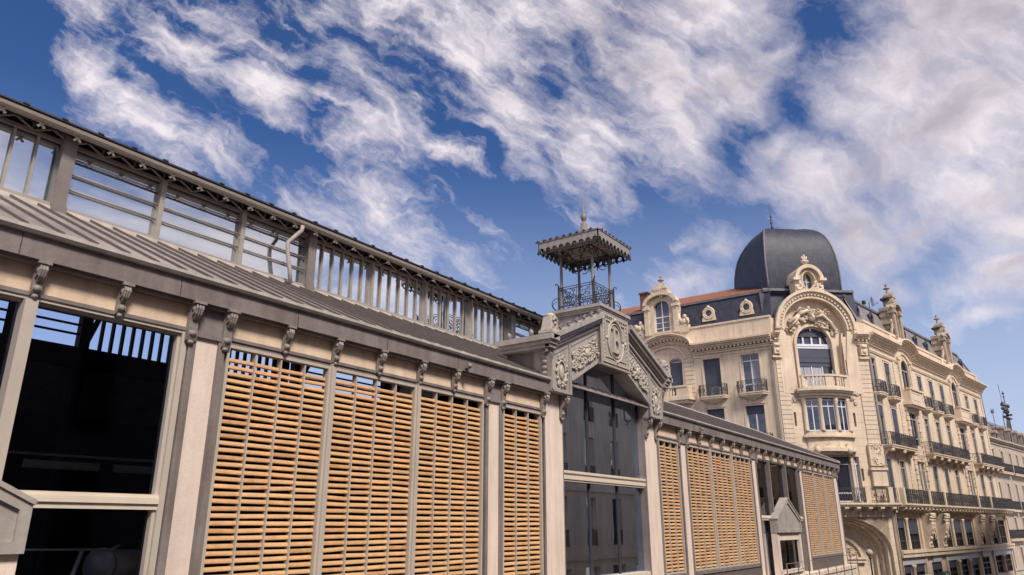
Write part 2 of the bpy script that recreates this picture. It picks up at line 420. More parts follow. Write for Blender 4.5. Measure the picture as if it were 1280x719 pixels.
window_bay(32.3, 39.02, (34.05, 36.62), 'glass_side', mm='steel')

# --- gabled portal
gw = MB().box(18.01, 18.07, 10.14, 10.24, -1.3, 4.4).box(19.66, 19.72, 10.14, 10.24, -1.3, 4.4).box(16.42, 16.46, 10.14, 10.22, -1.3, 3.7).box(21.26, 21.3, 10.14, 10.22, -1.3, 3.7)
pw = gw.build('portal_window', 'iron', hall)
MB().prism([(16.42, -1.3), (21.3, -1.3), (21.3, 3.62), (19.72, 4.45), (18.0, 4.45), (16.42, 3.62)], 1, 10.18, 10.185).build('pane', 'glass_portal', pw)
t = MB().box(16.42, 21.3, 10.02, 10.22, 1.09, 1.36).box(16.42, 21.3, 9.99, 10.02, 1.14, 1.24).box(16.42, 21.3, 9.975, 10.02, 1.29, 1.35)
t.build('transom', 'frame_pale', pw)
MB().box(16.42, 21.3, 9.97, 10.25, -1.62, -1.29).box(16.42, 21.3, 9.99, 10.25, -2.1, -1.62).build('sill', 'frame_pale', pw)

gable = MB().prism([(15.5, 3.24), (16.42, 3.24), (16.42, 3.60), (18.0, 4.40), (19.72, 4.40), (21.3, 3.60), (21.3, 3.24), (22.22, 3.24), (22.22, 4.35), (19.75, 5.52), (17.97, 5.52), (15.5, 4.35)], 1, 9.72, 10.24).build('portal_gable', 'grey_light', hall)
def msym(fn):
    for s in (1, -1): fn(lambda x, s=s: GX + s * (x - GX))
def borders(X):
    b = MB()
    def bar(p, q, w=.035, y=9.695):
        (x0, z0), (x1, z1) = p, q; dx, dz = x1 - x0, z1 - z0; l = math.hypot(dx, dz); nx, nz = -dz / l * w, dx / l * w
        b.prism([(X(x0 - nx), z0 - nz), (X(x1 - nx), z1 - nz), (X(x1 + nx), z1 + nz), (X(x0 + nx), z0 + nz)], 1, y, 9.72)
    bar((15.54, 3.28), (15.54, 4.30)); bar((15.57, 3.28), (16.38, 3.28), y=9.69); bar((16.40, 3.25), (16.40, 4.62), .05, y=9.68)
    bar((16.5, 3.66), (17.95, 4.40), .03); bar((16.5, 4.60), (17.95, 5.28), .025); bar((15.6, 4.20), (16.34, 4.55), .025, y=9.70)
    bar((15.85, 4.15), (16.34, 3.86), .02, y=9.70)
    b.build('panel_moulding', 'grey_light', gable)
msym(borders)
# rake cornices in three steps and the returns running back over the roof
def rakes(X):
    c = MB()
    for (dz0, dz1, y) in ((-.03, -.17, 9.44), (-.17, -.27, 9.52), (-.27, -.34, 9.60), (-.40, -.47, 9.655)):
        xa = 15.22; xb = 18.01; za = 4.66; zb = za + (xb - xa) * .435
        c.prism([(X(xa), za + dz0), (X(xb), zb + dz0), (X(xb), zb + dz1), (X(xa), za + dz1)], 1, y, 9.72)
    for (dz0, dz1, ox) in ((-.03, -.17, .12), (-.17, -.27, .05), (-.27, -.36, 0)):
        xs = sorted((X(15.22 - ox), X(15.5)))
        c.box(xs[0], xs[1], 9.44 + (.12 - ox), 11.12 + ox * .3, 4.66 + dz1, 4.66 + dz0)
    c.build('rake_cornice', 'grey_light', gable)
msym(rakes)
MB().box(15.3, 22.4, 9.9, 11.1, 4.50, 4.60).build('gable_roof', 'grey_light', gable)
for a in (15.5, 22.12): MB().box(a, a + .1, 10.24, 11.1, 3.24, 4.5).build('gable_side', 'fascia', gable)
# crockets along the rakes, corner pedestals with palmettes, side consoles
def crock(X):
    for i in range(6):
        k = MB(); x = 15.62 + i * .42; z = 4.66 + (x - 15.22) * .435
        k.ball(X(x), 9.50, z + .03, .055, .05, .05, 6, 4); k.ball(X(x + .03), 9.49, z + .10, .035, .04, .045, 6, 4); k.ball(X(x - .05), 9.49, z + .055, .03, .035, .03, 6, 4); k.build('crocket', 'ornament', gable)
msym(crock)
for y in (10.1, 10.8):
    for a in (15.16, 22.56): MB().ball(a, y, 4.72, .06, .07, .1, 7, 5).build('crocket', 'ornament', gable)
def pedestal(X):
    p = MB(); x = X(15.38)
    p.box(x - .24, x + .24, 9.46, 9.86, 4.66, 4.74)
    p.add([(x - .2, 9.5, 4.74), (x + .2, 9.5, 4.74), (x + .2, 9.82, 4.74), (x - .2, 9.82, 4.74), (x - .13, 9.55, 5.12), (x + .13, 9.55, 5.12), (x + .13, 9.78, 5.12), (x - .13, 9.78, 5.12)],
          [(0, 1, 2, 3), (4, 5, 6, 7), (0, 1, 5, 4), (1, 2, 6, 5), (2, 3, 7, 6), (3, 0, 4, 7)])
    p.ball(x, 9.64, 5.14, .15, .14, .09, 8, 5)
    for t in range(5):
        an = PI * (t + .5) / 5; p.ball(x + .09 * math.cos(an), 9.5, 4.98 + .09 * math.sin(an), .035, .04, .045, 6, 4)
    p.ball(x, 9.50, 4.93, .05, .05, .05, 6, 4)
    for dx in (-.1, .1): p.tube(spiral(x + dx, 4.82, .05, .01, 0, 7, 9.5), .014, 5)
    p.build('corner_pedestal', 'relief', gable)
msym(pedestal)
def console(X):
    p = MB(); xs = sorted((X(15.5), X(15.34)))
    p.box(xs[0], xs[1], 9.74, 9.96, 3.5, 4.30)
    p.prism([(9.74, 4.3), (9.66, 4.3), (9.64, 4.15), (9.70, 3.95), (9.74, 3.6)], 0, xs[0], xs[1])
    xm = X(15.33)
    for i, z in enumerate((4.2, 4.08, 3.95, 3.8, 3.66)): p.ball(xm, 9.82 , z, .05, .09, .07, 7, 5)
    p.ball(X(15.4), 9.86, 3.5, .1, .12, .08, 7, 5)
    p.build('side_console', 'ornament', gable)
msym(console)
# reliefs
def relief_l(X, seed):
    q = MB()
    for (cx, cz, rx, rz) in ((15.97, 3.78, .20, .30),):
        q.tube([(X(cx + rx * math.cos(t * PI / 9)), 9.70, cz + rz * math.sin(t * PI / 9)) for t in range(19)], .035, 6)
        q.ball(X(cx), 9.70, cz, .12, .05, .2, 8, 5)
        for t in range(12): q.ball(X(cx + (rx + .07) * math.cos(t * PI / 6)), 9.69, cz + (rz + .07) * math.sin(t * PI / 6), .04, .045, .05, 6, 4)
        for sx in (-1, 1):
            q.tube(spiral(X(cx) + sx * .14, 3.46, .09, .02, 1, 8, 9.69), .022, 5)
            q.tube(spiral(X(cx) + sx * .1, 4.17, .07, .02, 1, 7, 9.69), .02, 5)
    rich_relief(q, min(X(15.75), X(16.2)), max(X(15.75), X(16.2)), 3.42, 3.56, 9.71, .06, seed, 5, None, .02, -1)
    # slope panel scroll with a central mask
    g = random.Random(seed)
    for i in range(20):
        u = (i % 10) / 9; x = 16.62 + u * 1.22; zc = 4.12 + (x - 16.5) * .49
        zc += (.15 if i > 9 else -.15) * g.uniform(.5, 1.2); R = g.uniform(.09, .15)
        q.tube(spiral(X(x), zc, R, .02, g.uniform(0, 6), g.uniform(6, 12), 9.685, 12), .03, 5)
        for kk in range(5):
            a = g.uniform(0, 6.28); q.ball(X(x + R * math.cos(a)), 9.69, zc + R * math.sin(a), .055, .055, .035, 6, 4)
    q.ball(X(17.28), 9.68, 4.52, .13, .09, .16, 9, 6)
    for kk in range(9):
        a = kk * PI / 4.5; q.ball(X(17.28) + .17 * math.cos(a), 9.68, 4.52 + .19 * math.sin(a), .06, .06, .05, 6, 4)
    q.build('relief', 'relief', gable)
relief_l(lambda x: x, 3); relief_l(lambda x: 2 * GX - x, 4)
# letter block
blk = MB().box(18.02, 19.74, 9.62, 11.25, 4.38, 5.98).build('letter_block', 'fascia', hall)
m = MB().box(18.0, 19.76, 9.60, 9.62, 4.36, 5.95)
m.box(17.96, 19.80, 9.57, 9.66, 4.34, 4.39)
m.build('block_face', 'grey_light', blk)
m = MB()
for x0, x1, z0, z1 in ((18.06, 18.12, 4.44, 5.9), (19.64, 19.70, 4.44, 5.9), (18.12, 19.64, 4.44, 4.5), (18.12, 19.64, 5.84, 5.9)): m.box(x0, x1, 9.56, 9.60, z0, z1)
for x0, x1, z0, z1 in ((18.25, 18.29, 4.6, 5.74), (19.47, 19.51, 4.6, 5.74), (18.29, 18.62, 4.6, 4.64), (19.14, 19.47, 4.6, 4.64), (18.29, 18.62, 5.70, 5.74), (19.14, 19.47, 5.70, 5.74)): m.box(x0, x1, 9.565, 9.60, z0, z1)
for i in range(11):
    for z in (4.53, 5.81): m.ball(18.2 + i * .132, 9.59, z, .035, .035, .03, 6, 4)
for i in range(10):
    for x in (18.18, 19.58): m.ball(x, 9.59, 4.6 + i * .125, .028, .03, .035, 6, 4)
for rr, th in ((.60, .035), (.50, .018)):
    m.tube([(GX + .02 + rr * .80 * math.cos(t * PI / 16), 9.58, 5.17 + rr * 1.02 * math.sin(t * PI / 16)) for t in range(33)], th, 6)
for a in (0, PI / 2, PI, 1.5 * PI):
    cx, cz = GX + .02 + .58 * math.cos(a), 5.17 + .64 * math.sin(a)
    m.ball(cx, 9.575, cz, .07, .06, .06, 7, 5)
    for sx in (-1, 1): m.tube(spiral(cx + sx * .08 * abs(math.sin(a)), cz + sx * .08 * abs(math.cos(a)), .06, .015, 0, 7, 9.58), .018, 5)
m.build('cartouche', 'relief', blk)
m = MB(); bx = GX - .17; y0, y1 = 9.53, 9.60          # the letter B, serifed
m.box(bx, bx + .10, y0, y1, 4.84, 5.50); m.box(bx - .06, bx + .2, y0, y1, 4.79, 4.845); m.box(bx - .06, bx + .2, y0, y1, 5.495, 5.55)
def bowl(cz, rx, rz, w):
    t = [(-PI / 2 + PI * i / 14) for i in range(15)]
    o = [(bx + .2 + rx * math.cos(a), cz + rz * math.sin(a)) for a in t]; i_ = [(bx + .2 + (rx - w) * math.cos(a), cz + (rz - w * .5) * math.sin(a)) for a in t]
    m.strip(i_, o, y0, y1)
bowl(5.365, .16, .185, .085); bowl(4.995, .20, .205, .10); m.box(bx + .1, bx + .2, y0, y1, 5.16, 5.205)
m.build('letter', 'relief', blk)
m = MB().box(17.92, 19.84, 9.52, 11.32, 6.04, 6.13).box(17.96, 19.80, 9.56, 11.28, 5.99, 6.04).box(17.99, 19.77, 9.585, 11.26, 5.93, 5.99)
m.build('block_cornice', 'grey_light', blk)

# --- rooftop turret
tur = MB().box(18.15, 19.55, 9.8, 11.2, 6.13, 6.19).build('rooftop_turret', 'kiosk_grey', hall)
TX, TY = 18.85, 10.5
cols_ = [(TX - .55, TY - .55), (TX + .55, TY - .55), (TX - .55, TY + .55), (TX + .55, TY + .55)]
for x, y in cols_:
    m = MB().lathe(x, y, [(.07, 6.19), (.07, 6.27), (.05, 6.30), (.047, 6.9), (.058, 6.93), (.058, 6.99), (.046, 7.02), (.043, 7.85), (.065, 7.9), (.065, 8.0)], 10)
    m.build('column', 'steel', tur)
m = MB()
for sx, sy in ((1, 0), (-1, 0), (0, 1), (0, -1)):            # railing panels, one per side
    def P(u, z, sx=sx, sy=sy):
        o = .60
        return (TX + (sx * o if sx else u), TY + (sy * o if sy else u), z)
    for z in (6.24, 6.34, 6.86, 6.93): m.tube([P(-.6, z), P(.6, z)], .013, 4)
    for u in (-.6, -.46, 0, .46, .6): m.tube([P(u, 6.19), P(u, 6.95)], .013, 4)
    def sp(cu, cz, r0, t0, t1, r1=.015): m.tube([P(cu + (r0 + (r1 - r0) * i / 14) * math.cos(t0 + (t1 - t0) * i / 14), cz + (r0 + (r1 - r0) * i / 14) * math.sin(t0 + (t1 - t0) * i / 14)) for i in range(15)], .0125, 4)
    for q in (-1, 1):
        sp(q * .23, 6.70, .15, PI / 2, PI / 2 + q * 9); sp(q * .23, 6.48, .14, -PI / 2, -PI / 2 - q * 9)
        sp(q * .08, 6.58, .09, 0, q * 7); sp(q * .38, 6.6, .08, 0, -q * 7); sp(q * .38, 6.42, .06, 0, q * 7); sp(q * .38, 6.78, .06, 0, q * 7)
        sp(q * .1, 6.78, .06, 0, q * 7); sp(q * .1, 6.4, .06, 2, q * 7)
for x in (-1, 1):                                             # scrolled buttresses and finials at the corners
    for y in (-1, 1):
        px, py = TX + x * .62, TY + y * .62
        m.box(px - .02, px + .02, py - .02, py + .02, 6.19, 7.02)
        m.tube([(px, py, 7.0), (px + x * .03, py + y * .03, 7.07), (px + x * .07, py + y * .07, 7.05), (px + x * .06, py + y * .06, 7.0)], .016, 5)
        m.tube([(px + x * (.02 + .13 * math.sin(t)) , py + y * (.02 + .13 * math.sin(t)), 6.40 - .2 * math.cos(t)) for t in [i * PI / 10 for i in range(11)]], .014, 4)
        m.tube([(px + x * (.03 + .10 * math.sin(t)) , py + y * (.03 + .10 * math.sin(t)), 6.36 - .13 * math.cos(t)) for t in [i * PI / 10 for i in range(11)]], .012, 4)
m.build('railing', 'iron', tur)
m = MB(); H = 1.055; nsc = 9
for sx, sy in ((1, 0), (-1, 0), (0, 1), (0, -1)):     # scalloped boards round the canopy
    w = 2 * H / nsc; e = [(-H, 8.38), (-H, 8.07)]
    for i in range(nsc):
        c = -H + (i + .5) * w
        e += [(c - w * .5 + .02, 8.07)] + [(c - (w / 2 - .025) * math.cos(t), 8.085 + .095 * math.sin(t)) for t in [PI * k / 6 for k in range(7)]] + [(c + w * .5 - .02, 8.07)]
    e += [(H, 8.07), (H, 8.38)]
    for (u0, z0), (u1, z1) in zip(e[1:-1], e[2:-1]):
        if abs(u1 - u0) < 1e-6: continue
        def Q(u, z, o, sx=sx, sy=sy): return (TX + (sx * o if sx else u), TY + (sy * o if sy else u), z)
        q = [Q(u0, z0, H), Q(u1, z1, H), Q(u1, 8.38, H), Q(u0, 8.38, H), Q(u0, z0, H - .03), Q(u1, z1, H - .03), Q(u1, 8.38, H - .03), Q(u0, 8.38, H - .03)]
        m.add(q, [(0, 1, 2, 3), (4, 5, 6, 7), (0, 1, 5, 4), (1, 2, 6, 5), (2, 3, 7, 6), (3, 0, 4, 7)])
m.build('canopy_board', 'kiosk_grey', tur)
m = MB().box(TX - H + .02, TX + H - .02, TY - H + .02, TY + H - .02, 8.30, 8.34)
for k in range(-4, 5): m.box(TX + k * .23 - .012, TX + k * .23 + .012, TY - H + .02, TY + H - .02, 8.27, 8.30)
m.build('canopy_ceiling', 'relief', tur)
m = MB()
prof = [(H + .02, 8.36), (H + .02, 8.40), (.80, 8.50), (.5, 8.62), (.3, 8.74), (.17, 8.86)]
vs = []; fs = []
for h, z in prof: vs += [(TX - h, TY - h, z), (TX + h, TY - h, z), (TX + h, TY + h, z), (TX - h, TY + h, z)]
for i in range(len(prof) - 1):
    for k in range(4): fs.append((i * 4 + k, i * 4 + (k + 1) % 4, i * 4 + 4 + (k + 1) % 4, i * 4 + 4 + k))
fs.append((20, 21, 22, 23)); m.add(vs, fs)
m.build('canopy_roof', 'fascia', tur)
m = MB()
for sx, sy in ((1, 0), (-1, 0), (0, 1), (0, -1)):
    def P(u, z, o, sx=sx, sy=sy): return (TX + (sx * o if sx else u), TY + (sy * o if sy else u), z)
    w = 2 * H / nsc
    for i in range(nsc):
        u = -H + (i + 1) * w
        m.tube([P(u - w / 2 + w * .42 * math.cos(t), 8.10 + .10 * math.sin(t), H - .06) for t in [i_ * PI / 4 for i_ in range(9)]], .024, 4)
        for (dz, rr) in ((8.045, .055), (8.0, .035)):      # pierced pendants
            t = [P(u + rr * math.cos(a), dz + rr * .8 * math.sin(a), H) for a in [2 * PI * q / 8 for q in range(8)]]
            t2 = [P(u + rr * math.cos(a), dz + rr * .8 * math.sin(a), H - .025) for a in [2 * PI * q / 8 for q in range(8)]]
            m.add(t + t2, [tuple(range(8)), tuple(range(15, 7, -1))] + [(q, (q + 1) % 8, 8 + (q + 1) % 8, 8 + q) for q in range(8)])
        px, py, pz = P(u, 8.42, H); m.ball(px, py, pz, .06, .06, .04, 6, 4)
        px, py, pz = P(u + w / 2, 8.43, H - .06); m.ball(px, py, pz, .03, .03, .03, 5, 4)
    # arched lace brackets between the columns
    o = .55
    for q in (-1, 1):
        m.tube([P(q * (.55 - .42 * math.sin(t)), 8.12 - .42 * (1 - math.sin(PI / 2 - t)) * 1.0 - 0 * t, o) for t in [i * PI / 16 for i in range(9)]][::-1], .018, 4)
        m.tube([P(q * (.50 - .16 * (1 - math.cos(t))), 7.74 + .16 * math.sin(t) + .1, o) for t in [i * PI / 6 for i in range(11)]], .014, 4)
        m.tube([P(q * (.40 + .1 * math.cos(t)), 8.0 + .1 * math.sin(t), o) for t in [i * PI / 5 for i in range(11)]], .016, 4)
        m.tube([P(q * (.20 + .08 * math.cos(t)), 8.04 + .08 * math.sin(t), o) for t in [i * PI / 5 for i in range(11)]], .016, 4)
        m.tube([P(q * (.56 + .20 * math.sin(t) ), 7.80 + .3 * (1 - math.cos(t)), o) for t in [i * PI / 16 for i in range(9)]], .016, 4)
    m.tube([P(-.55, 8.14, o), P(.55, 8.14, o)], .022, 4)
m.build('lace_valance', 'kiosk_dark', tur)
m = MB().lathe(TX, TY, [(.16, 8.84), (.16, 8.88), (.12, 8.9), (.105, 9.14), (.05, 9.17), (.035, 9.22), (.075, 9.27), (.105, 9.36), (.085, 9.46), (.035, 9.52), (.022, 9.56), (.004, 10.22)], 12)
m.build('finial', 'steel', tur)

# --- lean-to roofs with standing seams
SY, SZ, TY2, TZ = 9.77, 3.565, 13.5, 5.35
sl = (TZ - SZ) / (TY2 - SY)
def lean(x0, x1, hip):
    m = MB()
    xr = x1 - (3.9 if hip else 0)
    m.add([(x0, SY, SZ), (x1, SY, SZ), (xr, TY2, TZ), (x0, TY2, TZ), (x0, SY, SZ - .05), (x1, SY, SZ - .05), (xr, TY2, TZ - .05), (x0, TY2, TZ - .05)],
          [(0, 1, 2, 3), (4, 5, 6, 7), (0, 1, 5, 4), (1, 2, 6, 5), (2, 3, 7, 6), (3, 0, 4, 7)])
    r = m.build('lean_to_roof', 'roof', hall)
    s = MB(); x = x0 + .2; g = random.Random(5)
    while x < x1:
        ye = TY2 - .20 if x <= xr and x < 18 else TY2 if x <= xr else TY2 - (x - xr) / (x1 - xr) * (TY2 - SY)
        if ye > SY + .1:
            ze = SZ + (ye - SY) * sl
            d = g.uniform(-.012, .012); hh = .05
            s.add([(x - .016, SY + .02, SZ), (x + .016, SY + .02, SZ), (x + .016 + d, ye, ze), (x - .016 + d, ye, ze),
                   (x - .012, SY + .02, SZ + hh), (x + .012, SY + .02, SZ + hh), (x + .012 + d, ye, ze + hh), (x - .012 + d, ye, ze + hh)],
                  [(0, 1, 2, 3), (4, 5, 6, 7), (0, 1, 5, 4), (1, 2, 6, 5), (2, 3, 7, 6), (3, 0, 4, 7)])
        x += .43
    s.build('standing_seam', 'seam', r)
    return r, xr
lean(-8, 23.9, False)
rr_, xr = lean(24.0, 47.75, True)
MB().tube([(24.0, TY2, TZ + .03), (xr, TY2, TZ + .03), (47.75, SY, SZ + .03)], .06, 6).build('ridge_cap', 'grey_light', rr_)
m = MB()   # rear slope and hipped end behind the front roofs
m.add([(xr, TY2, TZ), (47.75, SY, SZ), (47.75, 27.8, SZ), (xr, 24.0, TZ)], [(0, 1, 2, 3)])
m.add([(-8, 24.0, TZ), (xr, 24.0, TZ), (47.75, 27.8, SZ), (-8, 27.8, SZ)], [(0, 1, 2, 3)])
m.add([(24.0, TY2, TZ), (xr, TY2, TZ), (xr, 24.0, TZ), (24.0, 24.0, TZ)], [(0, 1, 2, 3)])
m.build('rear_roof', 'roof', hall)
m = MB()
m.box(-8, 17.9, TY2 - .121, TY2 - .02, TZ - .04, TZ + .02)
m.box(-8, 17.9, TY2 - .25, TY2 - .12, TZ - .14, TZ - .05)
m.build('sill_flashing', 'flash', hall)
g = random.Random(9)
for x, y in ((5.9, 13.1), (6.02, 12.9), (5.6, 12.7)):          # loose scraps lying on the roof below the clerestory
    z = SZ + (y - SY) * sl
    MB().box(x, x + .3, y, y + .12, z + .03, z + .06).build('roof_patch', 'seam', rr_) if False else None

# --- clerestory
CY = 13.35; ZG = 7.03; ZT = 6.56; ZS = 5.36
BIG = (-8.0, -1.2, 4.96, 10.50, 18.80, 23.9)
GY = 12.90; GZ = 6.73                             # gutter line, in front of the posts
cl = MB().prism([(GY, GZ), (GY - .025, GZ - .04), (GY - .01, GZ - .085), (GY + .06, GZ - .105), (GY + .2, GZ - .08), (GY + .2, GZ - .01)], 0, -8, 24.0).build('clerestory', 'steel_light', hall)
m = MB().prism([(GY - .05, GZ + .0), (GY - .05, GZ + .03), (18.75, GZ + 2.5), (18.75, GZ + 2.4), (GY + .1, GZ + .02)], 0, -8, 24.05)
m.prism([(24.6, GZ), (24.6, GZ + .03), (18.75, GZ + 2.5), (18.75, GZ + 2.4)], 0, -8, 24.05)
x = -7.8
while x < 24: m.box(x, x + .10, GY - .07, GY + .2, GZ + .03, GZ + .055); x += .62
m.build('upper_roof', 'iron', cl)
MB().add([(-8, GY + .1, GZ - .085), (24, GY + .1, GZ - .085), (24, CY + .1, ZG - .10), (-8, CY + .1, ZG - .10)], [(0, 1, 2, 3)]).box(-8, 24, CY + .03, CY + .08, ZT - .02, ZG).box(-8, 24, GY + .201, GY + .215, GZ - .11, GZ - .02).build('soffit_shade_board', 'dark', cl)  # soffit plus added near-black boards that paint the shade behind truss and gutter
m = MB()
m.box(-8, 24, CY - .06, CY + .02, ZT - .03, ZT + .03); m.box(-8, 24, CY - .05, CY + .02, ZG - .18, ZG - .12)
x = -7.92 - .0
step = .602
pos = []
x = 4.96 - step * 20
while x < 23.9:
    zc = (ZT + ZG - .14) / 2; h = (ZG - .16 - ZT) / 2
    m.box(x - .022, x + .022, CY - .04, CY + .02, ZT, ZG - .2)
    for q in (-1, 1): m.tube([(x, CY - .05, zc - q * h), (x + step, CY - .06, zc + q * h)], .026, 4)
    pos.append(x); x += step
m.build('lattice_truss', 'steel', cl)
for x in pos:
    if x < 1: continue
    m = MB(); zr = GZ - .145; yr = GY + .10
    for q in range(4):
        a = PI / 4 + q * PI / 2
        m.tube([(x, yr, zr), (x + .045 * math.cos(a), yr - .005, zr + .05 * math.sin(a)), (x + .075 * math.cos(a), yr + .01, zr + .08 * math.sin(a))], .020, 5, .028)
    m.ball(x, yr - .01, zr, .028, .03, .028, 6, 4)
    m.box(x - .012, x + .012, yr - .01, yr + .02, zr, zr + .12)
    m.build('rosette', 'relief', cl)
def post(x, w, mt, name, big=False):
    p = MB().box(x - w, x + w, CY - (.12 if big else .07), CY + .07, ZS - .25 if big else ZS - .05, ZG - .1 if big else ZT + .02)
    if big:
        p.box(x - w - .03, x + w + .03, CY - .14, CY - .12, ZS - .2, ZG - .2)
        p.prism([(x - w, ZG - .2), (x - w - .2, ZG - .2), (x - w - .1, ZG - .28), (x - w - .03, ZG - .45), (x - w, ZG - .6)], 1, CY - .11, CY + .02)
        p.prism([(x + w, ZG - .2), (x + w + .2, ZG - .2), (x + w + .1, ZG - .28), (x + w + .03, ZG - .45), (x + w, ZG - .6)], 1, CY - .11, CY + .02)
        p.prism([(x - w - .02, ZS - .3), (x + w + .1, ZS - .3), (x + w, ZS + .15), (x - w, ZS + .15)], 1, CY - .16, CY + .05)
    p.build(name, mt, cl)
for x in BIG: post(x, .085, 'steel', 'post', True)
for x in (6.79, 8.65, 20.5, 22.2): post(x, .05, 'steel_light', 'mullion')
for x in (12.57, 14.65, 16.72): post(x, .034, 'steel_light', 'mullion')
def baluster_bay(x0, x1, n):
    b = MB()
    for i in range(1, n): x = x0 + (x1 - x0) * i / n; b.box(x - .02, x + .02, CY + .0, CY + .05, ZS, ZT - .03)
    b.box(x0, x1, CY - .05, CY + .02, ZS - .05, ZS + .02)
    b.build('glazing_bar', 'steel_light', cl)
baluster_bay(-1.1, 4.86, 16)
xs = (10.6, 12.57, 14.65, 16.72, 18.70)
for a, b_ in zip(xs, xs[1:]): baluster_bay(a, b_, 6)
def rail_bay(x0, x1, zs=(5.74, 6.04, 6.33)):
    b = MB()
    for z in zs: b.tube([(x0, CY, z), (x1, CY, z)], .022, 6)
    b.box(x0, x1, CY - .04, CY + .03, ZS - .04, ZS + .01)
    b.build('glazing_bar', 'steel_light', cl)
for a, b_ in ((5.06, 6.74), (6.84, 8.60), (8.70, 10.4), (18.9, 20.45), (20.55, 22.15)): rail_bay(a, b_)
for a, b_ in zip(BIG, BIG[1:]): MB().quad((a, CY + .06, ZS - .3), (b_, CY + .06, ZS - .3), (b_, CY + .06, ZT + .02), (a, CY + .06, ZT + .02)).build('pane', 'glass_clere', cl)
# rainwater pipe
MB().tube([(9.93, GY + .03, 6.60), (9.93, GY + .05, 6.48), (9.80, GY + .12, 6.3), (9.68, GY + .18, 6.14), (9.70, GY + .18, 5.9), (9.80, GY + .18, 5.5), (9.84, GY + .16, 5.2)], .05, 8).build('rainwater_pipe', 'grey_light', hall)
MB().box(24.0, 24.1, CY, 24.2, TZ, ZG).build('clerestory_end', 'fascia', hall)
MB().prism([(CY, ZG), (24.2, ZG), (18.75, ZG + 2.1)], 0, 24.0, 24.1).build('roof_gable_end', 'fascia', hall)

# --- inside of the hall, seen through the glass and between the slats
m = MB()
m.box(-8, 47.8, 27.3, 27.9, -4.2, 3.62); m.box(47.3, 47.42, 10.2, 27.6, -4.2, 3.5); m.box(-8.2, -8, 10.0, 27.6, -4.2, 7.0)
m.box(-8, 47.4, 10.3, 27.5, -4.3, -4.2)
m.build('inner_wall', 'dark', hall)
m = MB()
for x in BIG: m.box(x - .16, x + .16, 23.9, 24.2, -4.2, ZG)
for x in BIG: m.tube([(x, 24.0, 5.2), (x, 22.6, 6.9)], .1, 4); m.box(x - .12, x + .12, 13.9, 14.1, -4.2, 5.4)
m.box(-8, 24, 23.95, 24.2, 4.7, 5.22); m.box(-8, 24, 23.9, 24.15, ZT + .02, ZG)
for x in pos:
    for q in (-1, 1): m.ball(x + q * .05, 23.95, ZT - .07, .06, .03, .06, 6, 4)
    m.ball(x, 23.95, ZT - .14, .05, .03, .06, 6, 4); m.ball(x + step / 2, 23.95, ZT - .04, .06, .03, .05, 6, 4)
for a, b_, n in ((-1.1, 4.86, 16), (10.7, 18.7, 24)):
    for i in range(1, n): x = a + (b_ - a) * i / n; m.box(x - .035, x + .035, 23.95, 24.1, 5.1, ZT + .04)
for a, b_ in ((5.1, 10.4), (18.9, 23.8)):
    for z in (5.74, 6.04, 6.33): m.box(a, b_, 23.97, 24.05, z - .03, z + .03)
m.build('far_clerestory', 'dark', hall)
# ventilation duct and rails inside the left bay
m = MB().tube([(6.55, 12.9, -.62), (7.6, 13.4, -.68)], .27, 16)
m.tube([(6.5, 12.88, -.62), (6.56, 12.91, -.62)], .285, 16)
d = m.build('ventilation_duct', 'duct', hall)
m = MB().tube([(3.2, 12.0, -.28), (6.4, 12.4, -.36), (6.6, 12.5, -.30)], .018, 6).tube([(5.95, 12.35, -.36), (5.7, 12.35, -1.4)], .035, 6).tube([(4.3, 12.1, -.3), (4.2, 12.1, -1.4)], .015, 5)
m.build('pipe_rail', 'duct', d)
m = MB()  # pale bars added in place of a faint reflection in the window
for k in range(5): m.box(6.0 + k * 2.3, 7.9 + k * 2.3, 21.0, 21.05, 1.42, 1.62)
m.tube([(5.5, 20.9, 1.75), (19, 20.9, 1.8)], .04, 5)
m.build('reflection_bar', 'duct', hall)

# --- entrance porches with pointed hoods
def porch(xc, hw, name_lbl=None):
    yF = 9.66
    zb, zs, za = -.30, .24, 1.14
    h = MB().prism([(xc - hw, zb), (xc + hw, zb), (xc + hw, zs), (xc, za), (xc - hw, zs)], 1, yF + .05, 10.0)
    # raised border round a sunk panel
    w = .13
    out = [(xc - hw, zb), (xc + hw, zb), (xc + hw, zs), (xc, za), (xc - hw, zs)]
    inn = [(xc - hw + w, zb + w), (xc + hw - w, zb + w), (xc + hw - w, zs - .06), (xc, za - .16), (xc - hw + w, zs - .06)]
    h.strip(inn + inn[:1], out + out[:1], yF, yF + .05)
    o = h.build('entrance_porch', 'grey_light', hall)
    r = MB()
    for s in (-1, 1):
        r.prism([(xc, za + .005), (xc + s * (hw + .015), zs - .01), (xc + s * (hw + .03), zs + .045), (xc, za + .065)], 1, yF - .03, 10.0)
    r.build('hood_roof', 'grey_light', o)
    r = MB()
    r.box(xc - hw + .02, xc - hw + .30, yF + .08, 10, -CAMZ, zb).box(xc + hw - .30, xc + hw - .02, yF + .08, 10, -CAMZ, zb)
    r.box(xc - hw + .30, xc + hw - .30, yF + .12, 10, -.62, zb - .02)
    r.box(xc - hw + .30, xc + hw - .30, yF + .06, 10, -1.98, -1.85)
    r.build('porch_jamb', 'pilaster', o)
    r = MB().box(xc - hw + .3, xc + hw - .3, yF + .25, yF + .3, -CAMZ + .1, -.62)
    for x in (xc - hw + .35, xc, xc + hw - .4): r.box(x, x + .05, yF + .2, yF + .26, -CAMZ, -.62)
    r.build('porch_door', 'glass_side', o)
porch(35.36, 1.88); porch(2.16, 1.855)
m = MB()                                           # slim handrail along the plinth
for i in range(9): m.box(33.4 + i * 1.75, 33.44 + i * 1.75, 9.45, 9.49, -3.0, -1.55)
m.tube([(33.4, 9.47, -1.55), (47.5, 9.47, -1.55)], .016, 5)
